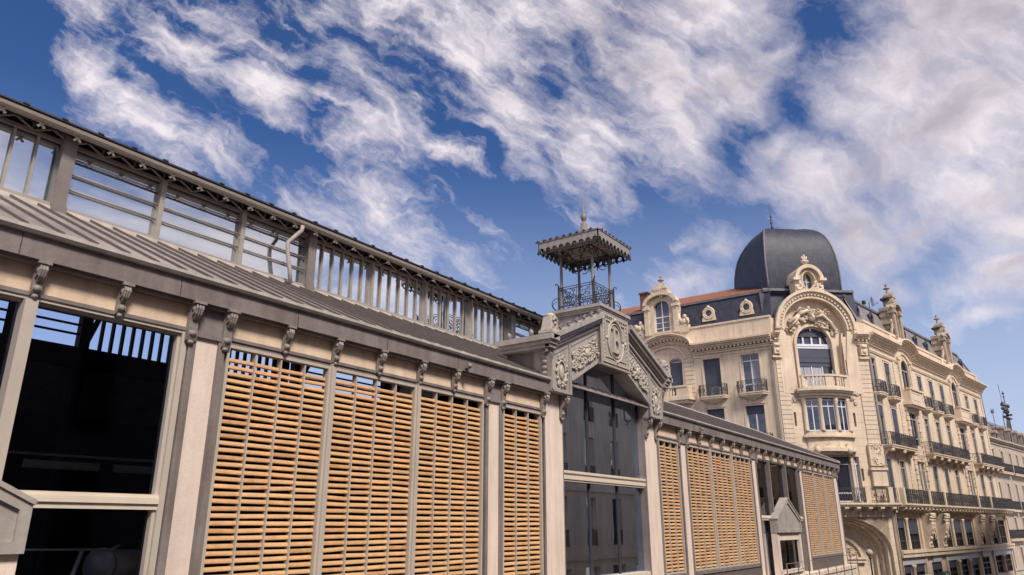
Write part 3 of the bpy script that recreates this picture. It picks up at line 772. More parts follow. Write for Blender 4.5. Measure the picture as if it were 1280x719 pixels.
m.build('handrail', 'steel', hall)
# ================================================================== CORNER BUILDING
P1 = (60.0, 16.142); P2 = (65.1846, 10.0115)
FL = frame(P1[0], P1[1], 0, 1, -1, 0)
FC = frame(P1[0], P1[1], .645724, -.763571, -.763571, -.645724)
FR = frame(P2[0], P2[1], .985467, -.169866, -.169866, -.985467)
corner = thing('corner_apartment_building', 'ornate cream stone corner building with slate dome, mansard roofs and iron balconies', 'apartment building', (70, 18, -CAMZ))

def wall(F, a0, a1, c0, c1, ops, parent, mtl='stone', depth=.32, name='wall', t=0.0):
    """wall face with real openings: ops = (a0, a1, c0, c1, rise) where rise > 0 gives an arched head"""
    A = sorted({a0, a1} | {v for o in ops for v in o[:2]}); C = sorted({c0, c1} | {v for o in ops for v in o[2:4]})
    A = [v for v in A if a0 <= v <= a1]; C = [v for v in C if c0 <= v <= c1]
    m = MB(F)
    for i in range(len(A) - 1):
        run = None
        for j in range(len(C) - 1):
            x = (A[i] + A[i + 1]) / 2; y = (C[j] + C[j + 1]) / 2
            hole = any(o[0] < x < o[1] and o[2] < y < o[3] for o in ops)
            if not hole: run = [C[j], C[j + 1]] if run is None else [run[0], C[j + 1]]
            if hole or j == len(C) - 2:
                if run: m.quad((A[i], t, run[0]), (A[i + 1], t, run[0]), (A[i + 1], t, run[1]), (A[i], t, run[1]))
                run = None
    for o in ops:
        x0, x1, z0, z1 = o[:4]; rise = o[4] if len(o) > 4 else 0
        if rise < 0: continue
        zs = z1 - rise
        m.quad((x0, t, z0), (x0, t - depth, z0), (x0, t - depth, zs), (x0, t, zs)); m.quad((x1, t, z0), (x1, t - depth, z0), (x1, t - depth, zs), (x1, t, zs))
        m.quad((x0, t, z0), (x1, t, z0), (x1, t - depth, z0), (x0, t - depth, z0))
        if rise:
            p = arc((x0 + x1) / 2, zs, (x1 - x0) / 2, rise, PI, 0, 12)
            h = len(p) // 2
            m.add([(x0, t, z1)] + [(a, t, c) for a, c in p[:h + 1]], [tuple(range(h + 2))])
            m.add([(x1, t, z1)] + [(a, t, c) for a, c in p[h:]], [tuple(range(len(p) - h + 1))])
            for k in range(len(p) - 1):
                m.quad((p[k][0], t, p[k][1]), (p[k + 1][0], t, p[k + 1][1]), (p[k + 1][0], t - depth, p[k + 1][1]), (p[k][0], t - depth, p[k][1]))
        else: m.quad((x0, t, z1), (x1, t, z1), (x1, t - depth, z1), (x0, t - depth, z1))
    return m.build(name, mtl, parent)

wseed = random.Random(21)
def window(F, x0, x1, z0, z1, parent, rise=0, depth=None, style='french', blind=None, sur=True, t=0.0, fm=None):
    """window in its opening: outer frame, meeting stile and bars, pane, sometimes a blind, a curtain"""
    street = F is FR
    depth = depth or (.11 if street else .30); fm = fm or ('frame_dim' if street else 'white_wood')
    y = t - depth; w = .075; xc = (x0 + x1) / 2
    f = MB(F)
    f.box(x0, x0 + w, y - .02, y + .07, z0, z1 - rise * .4).box(x1 - w, x1, y - .02, y + .07, z0, z1 - rise * .4)
    f.box(x0 + w, x1 - w, y - .02, y + .07, z0, z0 + .09)
    zt = z1 - rise - (.0 if rise else .55)
    f.box(x0 + w, x1 - w, y - .02, y + .08, zt - .05, zt + .05)
    f.box(xc - .045, xc + .045, y - .02, y + .075, z0, zt)
    if not rise: f.box(x0 + w, x1 - w, y - .02, y + .07, z1 - .06, z1); f.box(xc - .025, xc + .025, y - .02, y + .06, zt, z1)
    else:
        o = arc(xc, z1 - rise, (x1 - x0) / 2, rise, PI, 0, 10); i = arc(xc, z1 - rise, (x1 - x0) / 2 - w, rise - w, PI, 0, 10)
        f.strip(i, o, y - .02, y + .07)
    if style == 'paned':
        n = 3
        for k in range(1, n): z = z0 + (zt - z0) * k / n; f.box(x0 + w, x1 - w, y - .01, y + .05, z - .02, z + .02)
    else: f.box(x0 + w, x1 - w, y - .01, y + .05, z0 + .62, z0 + .72)
    wo = f.build('window', fm, parent)
    p = MB(F).box(x0, x1, y - .03, y - .022, z0, z1 - rise)
    if rise:
        q = arc(xc, z1 - rise, (x1 - x0) / 2, rise, PI, 0, 10); p.prism(q, 1, y - .03, y - .022)
    p.build('pane', 'glass_street' if street else 'glass_town', wo)
    if blind is None: blind = wseed.choice((0, 0, 0, .28, .4, .9))
    if blind:
        zb = z1 - (z1 - z0) * blind
        b = MB(F).box(x0 + .02, x1 - .02, y + .075, y + .10, zb, z1 - rise)
        b.build('blind', 'blind', wo)
    elif not street and wseed.random() < .55:
        c = MB(F)
        s_ = wseed.choice((.25, .4, .45))
        c.box(x0 + w, x0 + w + (x1 - x0) * s_, y - .0215, y - .018, z0 + .1, zt - .05)
        if wseed.random() < .6: c.box(x1 - w - (x1 - x0) * s_, x1 - w, y - .0215, y - .018, z0 + .1, zt - .05)
        c.build('curtain', 'curtain', wo)
    if sur:
        s = MB(F); b = .13
        s.box(x0 - b, x0 - .002, t, t + .05, z0, z1 + (0 if not rise else -rise)).box(x1 + .002, x1 + b, t, t + .05, z0, z1 - rise)
        if rise:
            q = arc(xc, z1 - rise, (x1 - x0) / 2 + .01, rise + .01, PI, 0, 12); r = arc(xc, z1 - rise, (x1 - x0) / 2 + b, rise + b, PI, 0, 12); s.strip(q, r, t, t + .055)
            s.box(xc - .12, xc + .12, t, t + .12, z1 - .02, z1 + .3)
        else:
            s.box(x0 - b, x1 + b, t, t + .055, z1 + .002, z1 + b)
            s.box(x0 - b - .05, x1 + b + .05, t, t + .10, z1 + b, z1 + b + .06)
        s.build('surround', 'stone', wo)
    return wo

def ironwork(m, path, z0, z1, step=.125, r=.012):
    """railing along a list of (a, b) plan points: rails, uprights and a row of scrolls"""
    for k in range(len(path) - 1):
        (a0, b0), (a1, b1) = path[k], path[k + 1]; l = math.hypot(a1 - a0, b1 - b0); n = max(2, int(l / step))
        for z in (z0 + .03, z0 + .15, z1 - .16, z1 - .02):
            m.tube([(a0, b0, z), (a1, b1, z)], .022 if z > z1 - .05 else .013, 4)
        for i in range(n + 1):
            u = i / n; a = a0 + (a1 - a0) * u; b = b0 + (b1 - b0) * u; e = .01 if i % 4 else .02
            m.box(a - e, a + e, b - e, b + e, z0, z1)
        ns = max(1, int(l / .5))
        for i in range(ns):
            u = (i + .5) / ns; a = a0 + (a1 - a0) * u; b = b0 + (b1 - b0) * u; da, db = (a1 - a0) / l, (b1 - b0) / l
            zc = (z0 + z1) / 2; R = min(.2, (z1 - z0) * .24)
            for q in (-1, 1):
                m.tube([(a + da * q * (R * .55 + R * .6 * math.cos(t)), b + db * q * (R * .55 + R * .6 * math.cos(t)), zc + R * math.sin(t)) for t in [j * PI / 4 for j in range(9)]], .016, 4)
            m.ball(a, b, zc, .07, .03, .07, 6, 4)

def iron_balcony(F, a0, a1, z, out, parent, h=1.0, bow=0, corb=True, slab=.24, name='balcony', cz=.5):
    s = MB(F)
    pts = [(a0, 0), (a0 + (.12 if bow else 0), out * .8 if bow else out), (a0 + .3, out), (a1 - .3, out), (a1 - (.12 if bow else 0), out * .8 if bow else out), (a1, 0)] if bow else [(a0, 0), (a0, out), (a1, out), (a1, 0)]
    s.prism([(p[0], p[1]) for p in pts], 2, z - .09, z)
    s.prism([(p[0] * 1.0 + (.05 if p[0] < (a0 + a1) / 2 else -.05), p[1] * .93) for p in pts], 2, z - slab, z - .09)
    if corb:
        if bow:
            for k in range(4): q = .8 - k * .17; c = (a0 + a1) / 2; s.prism([(c - (a1 - a0) / 2 * q, 0), (c - (a1 - a0) / 2 * q * .85, out * q), (c + (a1 - a0) / 2 * q * .85, out * q), (c + (a1 - a0) / 2 * q, 0)], 2, z - slab - .09 * (k + 1), z - slab - .09 * k)
        else:
            n = max(2, round((a1 - a0) / 1.9))
            for i in range(n):
                a = a0 + .35 + (a1 - a0 - .7) * i / (n - 1)
                s.prism([(0, z - slab), (out * .88, z - slab), (out * .9, z - slab - .14), (out * .72, z - slab - .26), (out * .45, z - slab - .24), (out * .3, z - slab - cz), (0, z - slab - cz - .1)], 0, a - .2, a + .2)
                s.tube([(a - .22, out * .72, z - slab - .17), (a + .22, out * .72, z - slab - .17)], .17, 9)
    o = s.build(name, 'stone', parent)
    r = MB(F)
    if bow: path = [(a0 + .06, .03), (a0 + .14, out * .78), (a0 + .32, out * .94), (a1 - .32, out * .94), (a1 - .14, out * .78), (a1 - .06, .03)]
    else: path = [(a0 + .05, .03), (a0 + .05, out - .06), (a1 - .05, out - .06), (a1 - .05, .03)]
    ironwork(r, path, z, z + h)
    r.build('railing', 'iron', o)
    return o

def path_arc(a0, a1, z, bumps):
    """cornice line with raised arches: bumps = (centre, half width, rise)"""
    p = [(a0, z)]
    for c, hw, rise in sorted(bumps):
        p.append((c - hw - .35, z)); p.append((c - hw, z + .06))
        p += [(c - hw * math.cos(PI * i / 12), z + .06 + (rise - .06) * math.sin(PI * i / 12)) for i in range(1, 12)]
        p.append((c + hw, z + .06)); p.append((c + hw + .35, z))
    p.append((a1, z))
    return [q for q in p if a0 <= q[0] <= a1]
def cornice(F, path, parent, steps, dent=None, name='cornice'):
    m = MB(F)
    for z0, z1, out in steps:
        m.strip([(a, c + z0) for a, c in path], [(a, c + z1) for a, c in path], -.05, out)
    o = m.build(name, 'stone', parent)
    if dent:
        d = MB(F); z0, z1, b0, b1, st = dent
        acc = 0.0
        for (a0, c0), (a1, c1) in zip(path, path[1:]):
            l = math.hypot(a1 - a0, c1 - c0)
            while acc < l:
                u = acc / l; a = a0 + (a1 - a0) * u; c = c0 + (c1 - c0) * u
                d.box(a - st * .27, a + st * .27, b0, b1, c + z0, c + z1); acc += st
            acc -= l
        d.build('dentil', 'stone', o)
    return o

STEPS = [(.28, .42, .82), (.16, .28, .70), (.02, .16, .50), (-.06, .02, .42), (-.34, -.24, .24), (-.50, -.34, .14)]
# ------------------------------------------------ right wing
RW = 34.4
A_, B_, C_ = (.85, 4.05), (12.5, 15.85, 19.2), (27.95, 31.4)
ARC = (8.75, 23.8)
ops = []
for s in A_ + B_ + C_: ops += [(s - .62, s + .62, 10.35, 13.3, 0), (s - .62, s + .62, 6.1, 9.35, 0), (s - .62, s + .62, 1.72, 5.05, 0)]
for s in ARC: ops += [(s - .95, s + .95, 10.6, 14.25, .95), (s - .95, s + .95, 6.6, 9.5, 0), (s - .95, s - .12, 1.9, 5.1, 0), (s + .12, s + .95, 1.9, 5.1, 0)]
MZ = [(.3, 2.25), (2.6, 5.45), (7.4, 9.95), (11.5, 14.15), (14.55, 17.55), (17.95, 21.0), (22.5, 25.1), (26.9, 29.75), (30.15, 33.6)]
for a, b in MZ: ops += [(a, b, -1.85, .52, 0), (a, b, -4.6, -2.92, 0)]
wall(FR, 0, RW, -CAMZ, 15.0, ops, corner, depth=.13)
for s in A_ + B_ + C_:
    window(FR, s - .62, s + .62, 10.35, 13.3, corner); window(FR, s - .62, s + .62, 6.1, 9.35, corner); window(FR, s - .62, s + .62, 1.72, 5.05, corner)
for s in ARC:
    window(FR, s - .95, s + .95, 10.6, 14.25, corner, rise=.95, blind=0); window(FR, s - .95, s + .95, 6.6, 9.5, corner, blind=0)
    window(FR, s - .95, s - .12, 1.9, 5.1, corner, sur=False); window(FR, s + .12, s + .95, 1.9, 5.1, corner, sur=False)
for a, b in MZ:
    window(FR, a, b, -1.85, .52, corner, blind=wseed.choice((0, .3, .5)), sur=False, fm='iron')
    window(FR, a, b, -4.6, -2.92, corner, blind=wseed.choice((0, .35)), sur=False, fm='iron')
cornice(FR, path_arc(.0, RW + .5, 14.85, [(s, 2.2, .85) for s in ARC]), corner, STEPS, (-.22, -.08, 0, .36, .34))
# string courses, sill bands, lintel bands
m = MB(FR)
for z0, z1, o in ((13.75, 13.85, .10), (13.85, 13.93, .14)):
    for a, b in ((0, 7.2), (10.3, 22.2), (25.4, RW)): m.box(a, b, 0, o, z0, z1)
m.box(0, RW + .1, 0, .42, -2.06, -1.86); m.box(0, RW + .1, 0, .34, -2.36, -2.06)
m.box(0, RW + .1, 0, .25, .95, 1.12)
m.build('string_course', 'stone', corner)
for a, b in ((.1, 5.9), (7.6, 9.9), (11.4, 21.1), (22.6, 25.1), (26.9, 33.6)): MB(FR).box(a, b, 0, .12, -2.9, -2.37).build('lintel_band', 'lintel', corner)
for a in (2.42, 14.35, 17.75, 29.95):                # slim columns of the mezzanine and shop fronts
    MB(FR).lathe(a, .12, [(.17, -1.86), (.13, -1.7), (.12, .3), (.17, .42), (.17, .55)], 8).build('column', 'stone', corner)
    MB(FR).lathe(a, .15, [(.2, -4.6), (.15, -4.4), (.14, -3.2), (.2, -3.1), (.22, -2.91)], 8).build('column', 'stone', corner)
for a in (0.05, 5.75, 11.2, 21.3, 26.6, 33.9): MB(FR).box(a - .18, a + .18, 0, .16, -4.9, .95).build('pier', 'stone', corner)
for s in ARC:                                         # toothed quoins beside the arched bays
    for q in (-1, 1):
        m = MB(FR); z = 1.6; k = 0
        while z < 9.9:
            if True:
                w = .34 if k % 2 else .24; a = s + q * 1.42
                m.box(a - w, a + w, 0, .13, z, z + .36)
            z += .42; k += 1
        m.build('quoin', 'stone', corner)
for a in (5.95, 33.95):
    m = MB(FR)
    for i in range(40):
        z = 1.75 + i * .3
        if z < 13.6: m.box(a - .3, a + .3, 0, .07, z, z + .27)
    m.build('quoin', 'stone', corner)
for s in ARC:                                         # panelled strips over and under the arches
    for q in (-1, 1):
        m = MB(FR).box(s + q * 1.45 - .25, s + q * 1.45 + .25, 0, .12, 10.2, 14.1)
        m.box(s + q * 1.45 - .33, s + q * 1.45 + .33, 0, .2, 14.1, 14.35); m.build('bay_pilaster', 'carved', corner)
    m = MB(FR)
    m.box(s - 1.1, s + 1.1, 0, .14, 9.72, 9.86); m.box(s - 1.1, s + 1.1, 0, .15, 5.25, 5.4)
    m.box(s - 1.0, s + 1.0, 0, .10, 5.45, 6.45)
    q_ = arc(s, 13.3, 1.55, 1.5, PI, 0, 14); r_ = arc(s, 13.3, 1.72, 1.68, PI, 0, 14); m.strip(q_, r_, 0, .12)
    rich_relief(m, s - .9, s + .9, 5.55, 6.3, .1, .06, int(s), 8)
    m.build('bay_panel', 'carved', corner)
# giant scrolled consoles at mezzanine level
for a in (6.75, 10.55, 21.95, 25.75):
    m = MB(FR)
    pr = [(0, .95), (.95, .95), (1.0, .75), (.9, .55), (.82, .45), (.84, .1), (.72, -.4), (.45, -1.0), (.36, -1.4), (.42, -1.7), (.3, -1.86), (0, -1.86)]
    m.prism(pr, 0, a - .48, a + .48)
    for z, o_ in ((.86, .95), (.62, .93), (.40, .86)): m.tube([(a - .55, o_ - .08, z), (a + .55, o_ - .08, z)], .12, 8)
    rich_relief(m, a - .3, a + .3, -1.0, .2, .75, .05, int(a * 3), 6)
    for z in (-.2, -.6, -1.0, -1.4): m.ball(a, .72 + z * .25, z, .22, .15, .16, 7, 5)
    m.build('console', 'carved', corner)
# balconies
for s in A_ + B_ + C_: iron_balcony(FR, s - .98, s + .98, 10.33, .62, corner, h=.98, bow=1)
iron_balcony(FR, -.1, 6.0, 6.1, .88, corner); iron_balcony(FR, 10.2, 21.6, 6.1, .88, corner); iron_balcony(FR, 25.9, 34.6, 6.1, .88, corner)
for s in ARC:
    m = MB(FR)
    m.prism([(s - 1.9, 0), (s - 1.75, .75), (s + 1.75, .75), (s + 1.9, 0)], 2, 10.05, 10.32)
    m.prism([(s - 1.7, 0), (s - 1.6, .6), (s + 1.6, .6), (s + 1.7, 0)], 2, 9.87, 10.05)
    m.box(s - 1.62, s + 1.62, .45, .64, 10.32, 11.35); m.box(s - 1.75, s - 1.45, 0, .7, 10.32, 11.4); m.box(s + 1.45, s + 1.75, 0, .7, 10.32, 11.4)
    m.box(s - 1.8, s + 1.8, .38, .76, 11.36, 11.52)
    m.box(s - 1.2, s + 1.2, .64, .67, 10.5, 10.56).box(s - 1.2, s + 1.2, .64, .67, 11.1, 11.16)
    m.build('stone_balcony', 'stone', corner)
# continuous balcony over the mezzanine
def ledge(F, a0, a1, piers, name='long_balcony'):
    m = MB(F)
    m.box(a0, a1, 0, .95, 1.5, 1.64); m.box(a0, a1, 0, .86, 1.38, 1.5); m.box(a0, a1, 0, .4, 1.2, 1.38)
    n = int((a1 - a0) / .95)
    for i in range(n):
        a = a0 + .5 + i * .95
        m.prism([(0, 1.38), (.8, 1.38), (.82, 1.22), (.6, 1.08), (.3, 1.1), (.15, .9), (0, .85)], 0, a - .16, a + .16)
    for p in piers: m.box(p - .18, p + .18, .6, .95, 1.64, 2.8)
    o = m.build(name, 'stone', corner)
    r = MB(F); e = [a0] + list(piers) + [a1]
    for x0, x1 in zip(e, e[1:]):
        if x1 - x0 > .6: ironwork(r, [(x0 + .2, .84), (x1 - .2, .84)], 1.64, 2.74)
    r.build('railing', 'iron', o)
ledge(FR, .35, RW + .9, [.6, 6.8, 10.9, 21.5, 26.0])
# parapet, mansard, dormers, oculi
m = MB(FR).box(0, RW, -.4, -.02, 15.0, 16.25).box(-.1, RW + .1, -.45, .06, 16.25, 16.45)
for s in (6.4, 11.1, 21.4, 26.2, 33.9): m.box(s - .3, s + .3, -.4, .05, 15.3, 16.25)
m.build('parapet', 'stone', corner)
m = MB(FR).add([(0, -.4, 16.4), (RW, -.4, 16.4), (RW - 1.6, -1.3, 18.75), (0, -1.3, 18.75), (0, -9, 18.75), (RW - 1.6, -9, 18.75), (RW, -9.8, 16.4)], [(0, 1, 2, 3), (3, 2, 5, 4), (1, 6, 5, 2)])
ms = m.build('mansard_roof', 'slate_pale', corner)
MB(FR).box(0, RW - 1.5, -1.5, -1.15, 18.72, 18.92).tube([(RW - 1.55, -1.25, 18.8), (RW + .02, -.36, 16.45)], .09, 6).build('lead_ridge', 'lead', ms)

def oculus(F, s, z, b, r, parent, lean=.0, mt='stone'):
    m = MB(F)
    for ra, th, bo in ((r, .11, .08), (r * .72, .06, .12)):
        m.tube([(s + ra * math.cos(t), b + bo + lean * ra * math.sin(t), z + ra * 1.05 * math.sin(t)) for t in [i * PI / 10 for i in range(21)]], th, 6)
    for q in (-1, 1): m.prism([(s + q * r * .5, z - r * 1.35), (s + q * r * 1.35, z - r * 1.35), (s + q * r * 1.05, z - r * .2), (s + q * r * .8, z - r * .7)], 1, b - .2, b + .12)
    m.box(s - r * 1.3, s + r * 1.3, b - .3, b + .16, z - r * 1.5, z - r * 1.3)
    m.ball(s, b + .1, z + r * 1.25, r * .35, .12, r * .3, 7, 5)
    m.strip(arc(s, z, r * .6, r * .6, 0, 2 * PI, 16), arc(s, z, r * 1.02, r * 1.05, 0, 2 * PI, 16), b - .45, b + .06)
    o = m.build('round_window', mt, parent)
    MB(F).prism(arc(s, z, r * .66, r * .7, 0, 2 * PI, 14)[:-1], 1, b - .08, b - .05).build('pane', 'glass_town', o)
for s in A_ + B_ + C_: oculus(FR, s + .35, 17.6, -.80, .34, corner, mt='slate')

def dormer(F, s, w, ow, z0, zsp, parent, deep=2.2, front=.05, bands=True, zf=21.7, mt='carved'):
    """stone dormer: piers, arched window, curved pediment, stepped cap and finial"""
    m = MB(F); hw = w / 2
    m.box(s - hw, s - ow, -deep, front, z0, zsp + .1); m.box(s + ow, s + hw, -deep, front, z0, zsp + .1)
    p = arc(s, zsp, ow, ow * .85, PI, 0, 12)
    m.strip(p, arc(s, zsp + .1, hw, hw * .62, PI, 0, 12), -deep, front - .02)
    m.box(s - hw, s - ow, -deep, front - .02, zsp, zsp + 1.1) if False else None
    for q in (-1, 1):                                  # capitals and outer volutes
        a = s + q * (hw - .1)
        m.box(a - .22, a + .22, front, front + .18, z0, zsp - .1); m.box(a - .3, a + .3, -.3, front + .3, zsp - .1, zsp + .12); m.box(a - .26, a + .26, -.3, front + .24, zsp + .12, zsp + .34)
        m.ball(a + q * .2, front + .1, zsp + .42, .2, .2, .2, 8, 5)
        m.tube([(s + q * (hw + .62), -.1, z0 + .1), (s + q * (hw + .5), -.1, z0 + .55), (s + q * (hw + .15), -.1, z0 + .9), (s + q * (hw + .06), -.1, z0 + 1.7)], .14, 6)
    q1 = arc(s, zsp + .25, hw * .92, hw * .60, PI * .97, PI * .03, 12); q2 = arc(s, zsp + .25, hw * 1.12, hw * .80, PI * .97, PI * .03, 12)
    m.strip(q1, q2, -.4, front + .35)
    zc = zsp + .25 + hw * .70; k = hw * .42
    m.prism(arc(s, zc - .1, hw * .6, (zf - .95 - zc) * .95, PI, 0, 12), 1, -.7, front + .08)
    rich_relief(m, s - hw * .45, s + hw * .45, zc - .35, zc + .5, front + .12, .12, int(s * 7), 9, None, .05)
    zt = zf - .95
    m.box(s - k, s + k, -.6, front + .05, zc - .1, zt - .3)
    m.box(s - k - .12, s + k + .12, -.7, front + .15, zt - .5, zt - .36)
    m.prism(arc(s, zt - .36, k * .95, .42, PI, 0, 10), 1, -.6, front + .1)
    if bands:
        z = z0 + .3
        while z < zsp + .6:
            m.box(s - hw - .10, s - hw, -deep, -.15, z, z + .3); m.box(s + hw, s + hw + .10, -deep, -.15, z, z + .3); z += .58
        m.box(s - hw - .25, s - hw, -1.3, 0, zsp - 1.1, zsp - .9)
    o = m.build('dormer', mt, parent)
    f = MB(F).lathe(s, -.35, [(.20, zt), (.12, zt + .12), (.07, zt + .3), (.08, zt + .38), (.28, zt + .45), (.30, zt + .5), (.1, zt + .6), (.06, zt + .68), (.13, zt + .78), (.12, zt + .88), (.02, zt + .98)], 10)
    f.build('finial', 'carved_dark', o)
    c = MB(F).box(s - k - .16, s + k + .16, -1.1, front + .2, zt - .36, zt - .28) if False else None
    return o
for s in ARC:
    d = dormer(FR, s, 1.8, .45, 16.3, 18.7, corner, deep=1.05, mt='carved_mid')
    window(FR, s - .45, s + .45, 16.5, 18.7 + .38, d, rise=.38, depth=.25, sur=False, blind=0) if False else None
    MB(FR).box(s - .46, s + .46, -.3, -.25, 16.4, 19.1).build('pane', 'glass_town', d)
    MB(FR).box(s - .75, s + .75, -.85, -.1, 20.0, 20.2).build('lead_cap', 'slate', d)

# ------------------------------------------------ left wing
LW = 17.0
lops = []
for s in (2.0, 5.3, 13.2): lops += [(s - .75, s + .75, 10.42, 13.6, 0), (s - .75, s + .75, 6.1, 9.3, 0), (s - .75, s + .75, 1.7, 5.0, 0)]
lops += [(7.95, 9.15, 10.6, 14.05, .35), (9.75, 10.95, 10.6, 14.05, .35), (8.0, 9.2, 6.1, 9.3, 0), (9.7, 10.9, 6.1, 9.3, 0)]
wall(FL, 0, LW, -CAMZ, 15.0, lops, corner, 'stone')
bl = {2.0: 0, 5.3: .96, 13.2: .96}
for s in (2.0, 5.3, 13.2):
    window(FL, s - .75, s + .75, 10.42, 13.6, corner, blind=bl[s]); window(FL, s - .75, s + .75, 6.1, 9.3, corner, blind=.2); window(FL, s - .75, s + .75, 1.7, 5.0, corner)
for a in (7.95, 9.75): window(FL, a, a + 1.2, 10.6, 14.05, corner, rise=.35, blind=.98, sur=False)
for a in (8.0, 9.7): window(FL, a, a + 1.2, 6.1, 9.3, corner, blind=0, sur=False)
cornice(FL, path_arc(.0, LW, 14.55, [(9.15, 2.35, 1.3)]), corner, STEPS, (-.22, -.08, 0, .42, .34))
m = MB(FL)
for z0, z1, o in ((13.8, 13.9, .08), (14.15, 14.2, .05)):
    for a, b in ((0, 6.9), (11.5, LW)): m.box(a, b, 0, o, z0, z1)
m.strip(arc(9.45, 13.9, 1.75, 1.15, PI, 0, 16), arc(9.45, 13.9, 1.98, 1.38, PI, 0, 16), 0, .14)
m.strip(arc(9.45, 13.9, 2.35, 1.85, PI, 0, 16), arc(9.45, 13.9, 2.45, 1.97, PI, 0, 16), 0, .08)
for i in range(9):
    z = 10.5 + i * .38
    for a, b in ((6.9, 7.75), (11.15, 12.0)): m.box(a, b, 0, .06, z, z + .33)
m.build('string_course', 'stone', corner)
for s in (2.0, 5.3, 13.2):
    iron_balcony(FL, s - 1.25, s + 1.25, 10.35, .62, corner, h=.98, bow=1)
    iron_balcony(FL, s - 1.25, s + 1.25, 6.05, .5, corner, h=.95, bow=1)
# stone balustrade under the arched bay
def balustrade(F, a0, a1, b, z0, z1, parent, bow=0.0, blocks=()):
    m = MB(F); c = (a0 + a1) / 2; hw = (a1 - a0) / 2; n = 14
    f = lambda a: b + bow * (1 - ((a - c) / hw) ** 2)
    pts = [a0 + (a1 - a0) * i / n for i in range(n + 1)]
    def ring(zl, zh, i, o):
        for x, y in zip(pts, pts[1:]):
            m.add([(x, f(x) - i, zl), (y, f(y) - i, zl), (y, f(y) + o, zl), (x, f(x) + o, zl), (x, f(x) - i, zh), (y, f(y) - i, zh), (y, f(y) + o, zh), (x, f(x) + o, zh)],
                  [(0, 1, 2, 3), (4, 5, 6, 7), (0, 1, 5, 4), (1, 2, 6, 5), (2, 3, 7, 6), (3, 0, 4, 7)])
    ring(z0, z0 + .16, .12, .12); ring(z1 - .16, z1, .14, .14)
    k = int((a1 - a0) / .27); h = z1 - z0 - .32
    for i in range(k):
        a = a0 + .14 + (a1 - a0 - .28) * i / (k - 1)
        if any(x0 < a < x1 for x0, x1 in blocks): continue
        zz = z0 + .16
        m.lathe(a, f(a), [(.07, zz), (.05, zz + h * .12), (.095, zz + h * .35), (.045, zz + h * .75), (.07, zz + h)], 7)
    for x0, x1 in blocks: m.box(x0, x1, f((x0 + x1) / 2) - .12, f((x0 + x1) / 2) + .08, z0 + .16, z1 - .16)
    return m.build('stone_balcony', 'stone', parent)
bb = balustrade(FL, 7.3, 11.3, .8, 10.45, 11.45, corner, 0, [(7.3, 8.3), (10.3, 11.3)])
MB(FL).prism([(6.9, 0), (7.1, .98), (11.5, .98), (11.7, 0)], 2, 10.2, 10.45).prism([(7.1, 0), (7.3, .8), (11.3, .8), (11.5, 0)], 2, 9.95, 10.2).box(7.2, 7.5, 0, .85, 10.45, 11.45).box(11.1, 11.4, 0, .85, 10.45, 11.45).build('slab', 'stone', bb)
m = MB(FL).box(0, LW, -.4, -.02, 15.0, 16.5).box(0, LW, -.45, .06, 16.5, 16.66)
m.build('parapet', 'stone', corner)
m = MB(FL).add([(0, -.45, 16.6), (LW, -.45, 16.6), (LW, -1.0, 19.0), (0, -1.0, 19.0)], [(0, 1, 2, 3)])
ml = m.build('mansard_roof', 'slate', corner)
MB(FL).box(0, LW, -1.2, -.88, 18.98, 19.16).build('lead_ridge', 'lead', ml)
m = MB(FL)
m.add([(.35, -.95, 19.16), (LW, -.95, 19.16), (LW, -6.5, 21.5), (.35, -6.5, 21.5)], [(0, 1, 2, 3)])
x = .4
while x < LW: m.tube([(x, -.93, 19.18), (x, -6.5, 21.53)], .045, 5); x += .24
m.build('tiled_roof', 'tile', ml)
for s in (2.0, 5.35): oculus(FL, s, 17.8, -.62, .47, corner)
d = dormer(FL, 9.55, 3.0, .75, 16.4, 18.9, corner, deep=1.5, bands=False, zf=22.1)
MB(FL).box(8.8, 10.3, -.32, -.28, 16.3, 19.6).build('pane', 'glass_town', d)
m = MB(FL)
m.box(9.5, 9.6, -.28, -.18, 16.4, 19.5); m.box(8.8, 10.3, -.28, -.2, 18.0, 18.12); m.box(8.8, 8.9, -.28, -.18, 16.4, 19.0); m.box(10.2, 10.3, -.28, -.18, 16.4, 19.0); m.box(8.8, 10.3, -.28, -.2, 16.35, 16.5)
for z in (17.0, 17.5): m.box(8.8, 10.3, -.28, -.22, z, z + .06)
m.build('window_frame', 'white_wood', d)
for s in (7.5, 11.8):                                  # carved groups flanking the dormer
    m = MB(FL).box(s - .45, s + .45, -.4, .1, 16.3, 17.0)
    m.ball(s, -.1, 17.25, .38, .3, .36, 9, 6); m.ball(s - .1, -.05, 17.72, .2, .2, .24, 8, 6); m.ball(s + .3, 0, 17.4, .2, .2, .3, 8, 5); m.ball(s - .35, 0, 17.35, .18, .2, .28, 8, 5)
    m.tube([(s - .3, .05, 17.5), (s - .5, .1, 17.2), (s - .42, .1, 16.95)], .09, 6); m.tube([(s + .3, .05, 17.6), (s + .52, .1, 17.3), (s + .4, .1, 17.0)], .09, 6)
    m.build('carved_figure_group', 'carved', corner)
# brick chimney beside the dormer
m = MB(FL).box(11.3, 12.1, -1.9, -1.1, 18.8, 20.9).box(11.22, 12.18, -2.0, -1.0, 20.9, 21.05)
m.build('chimney', 'brick', corner)

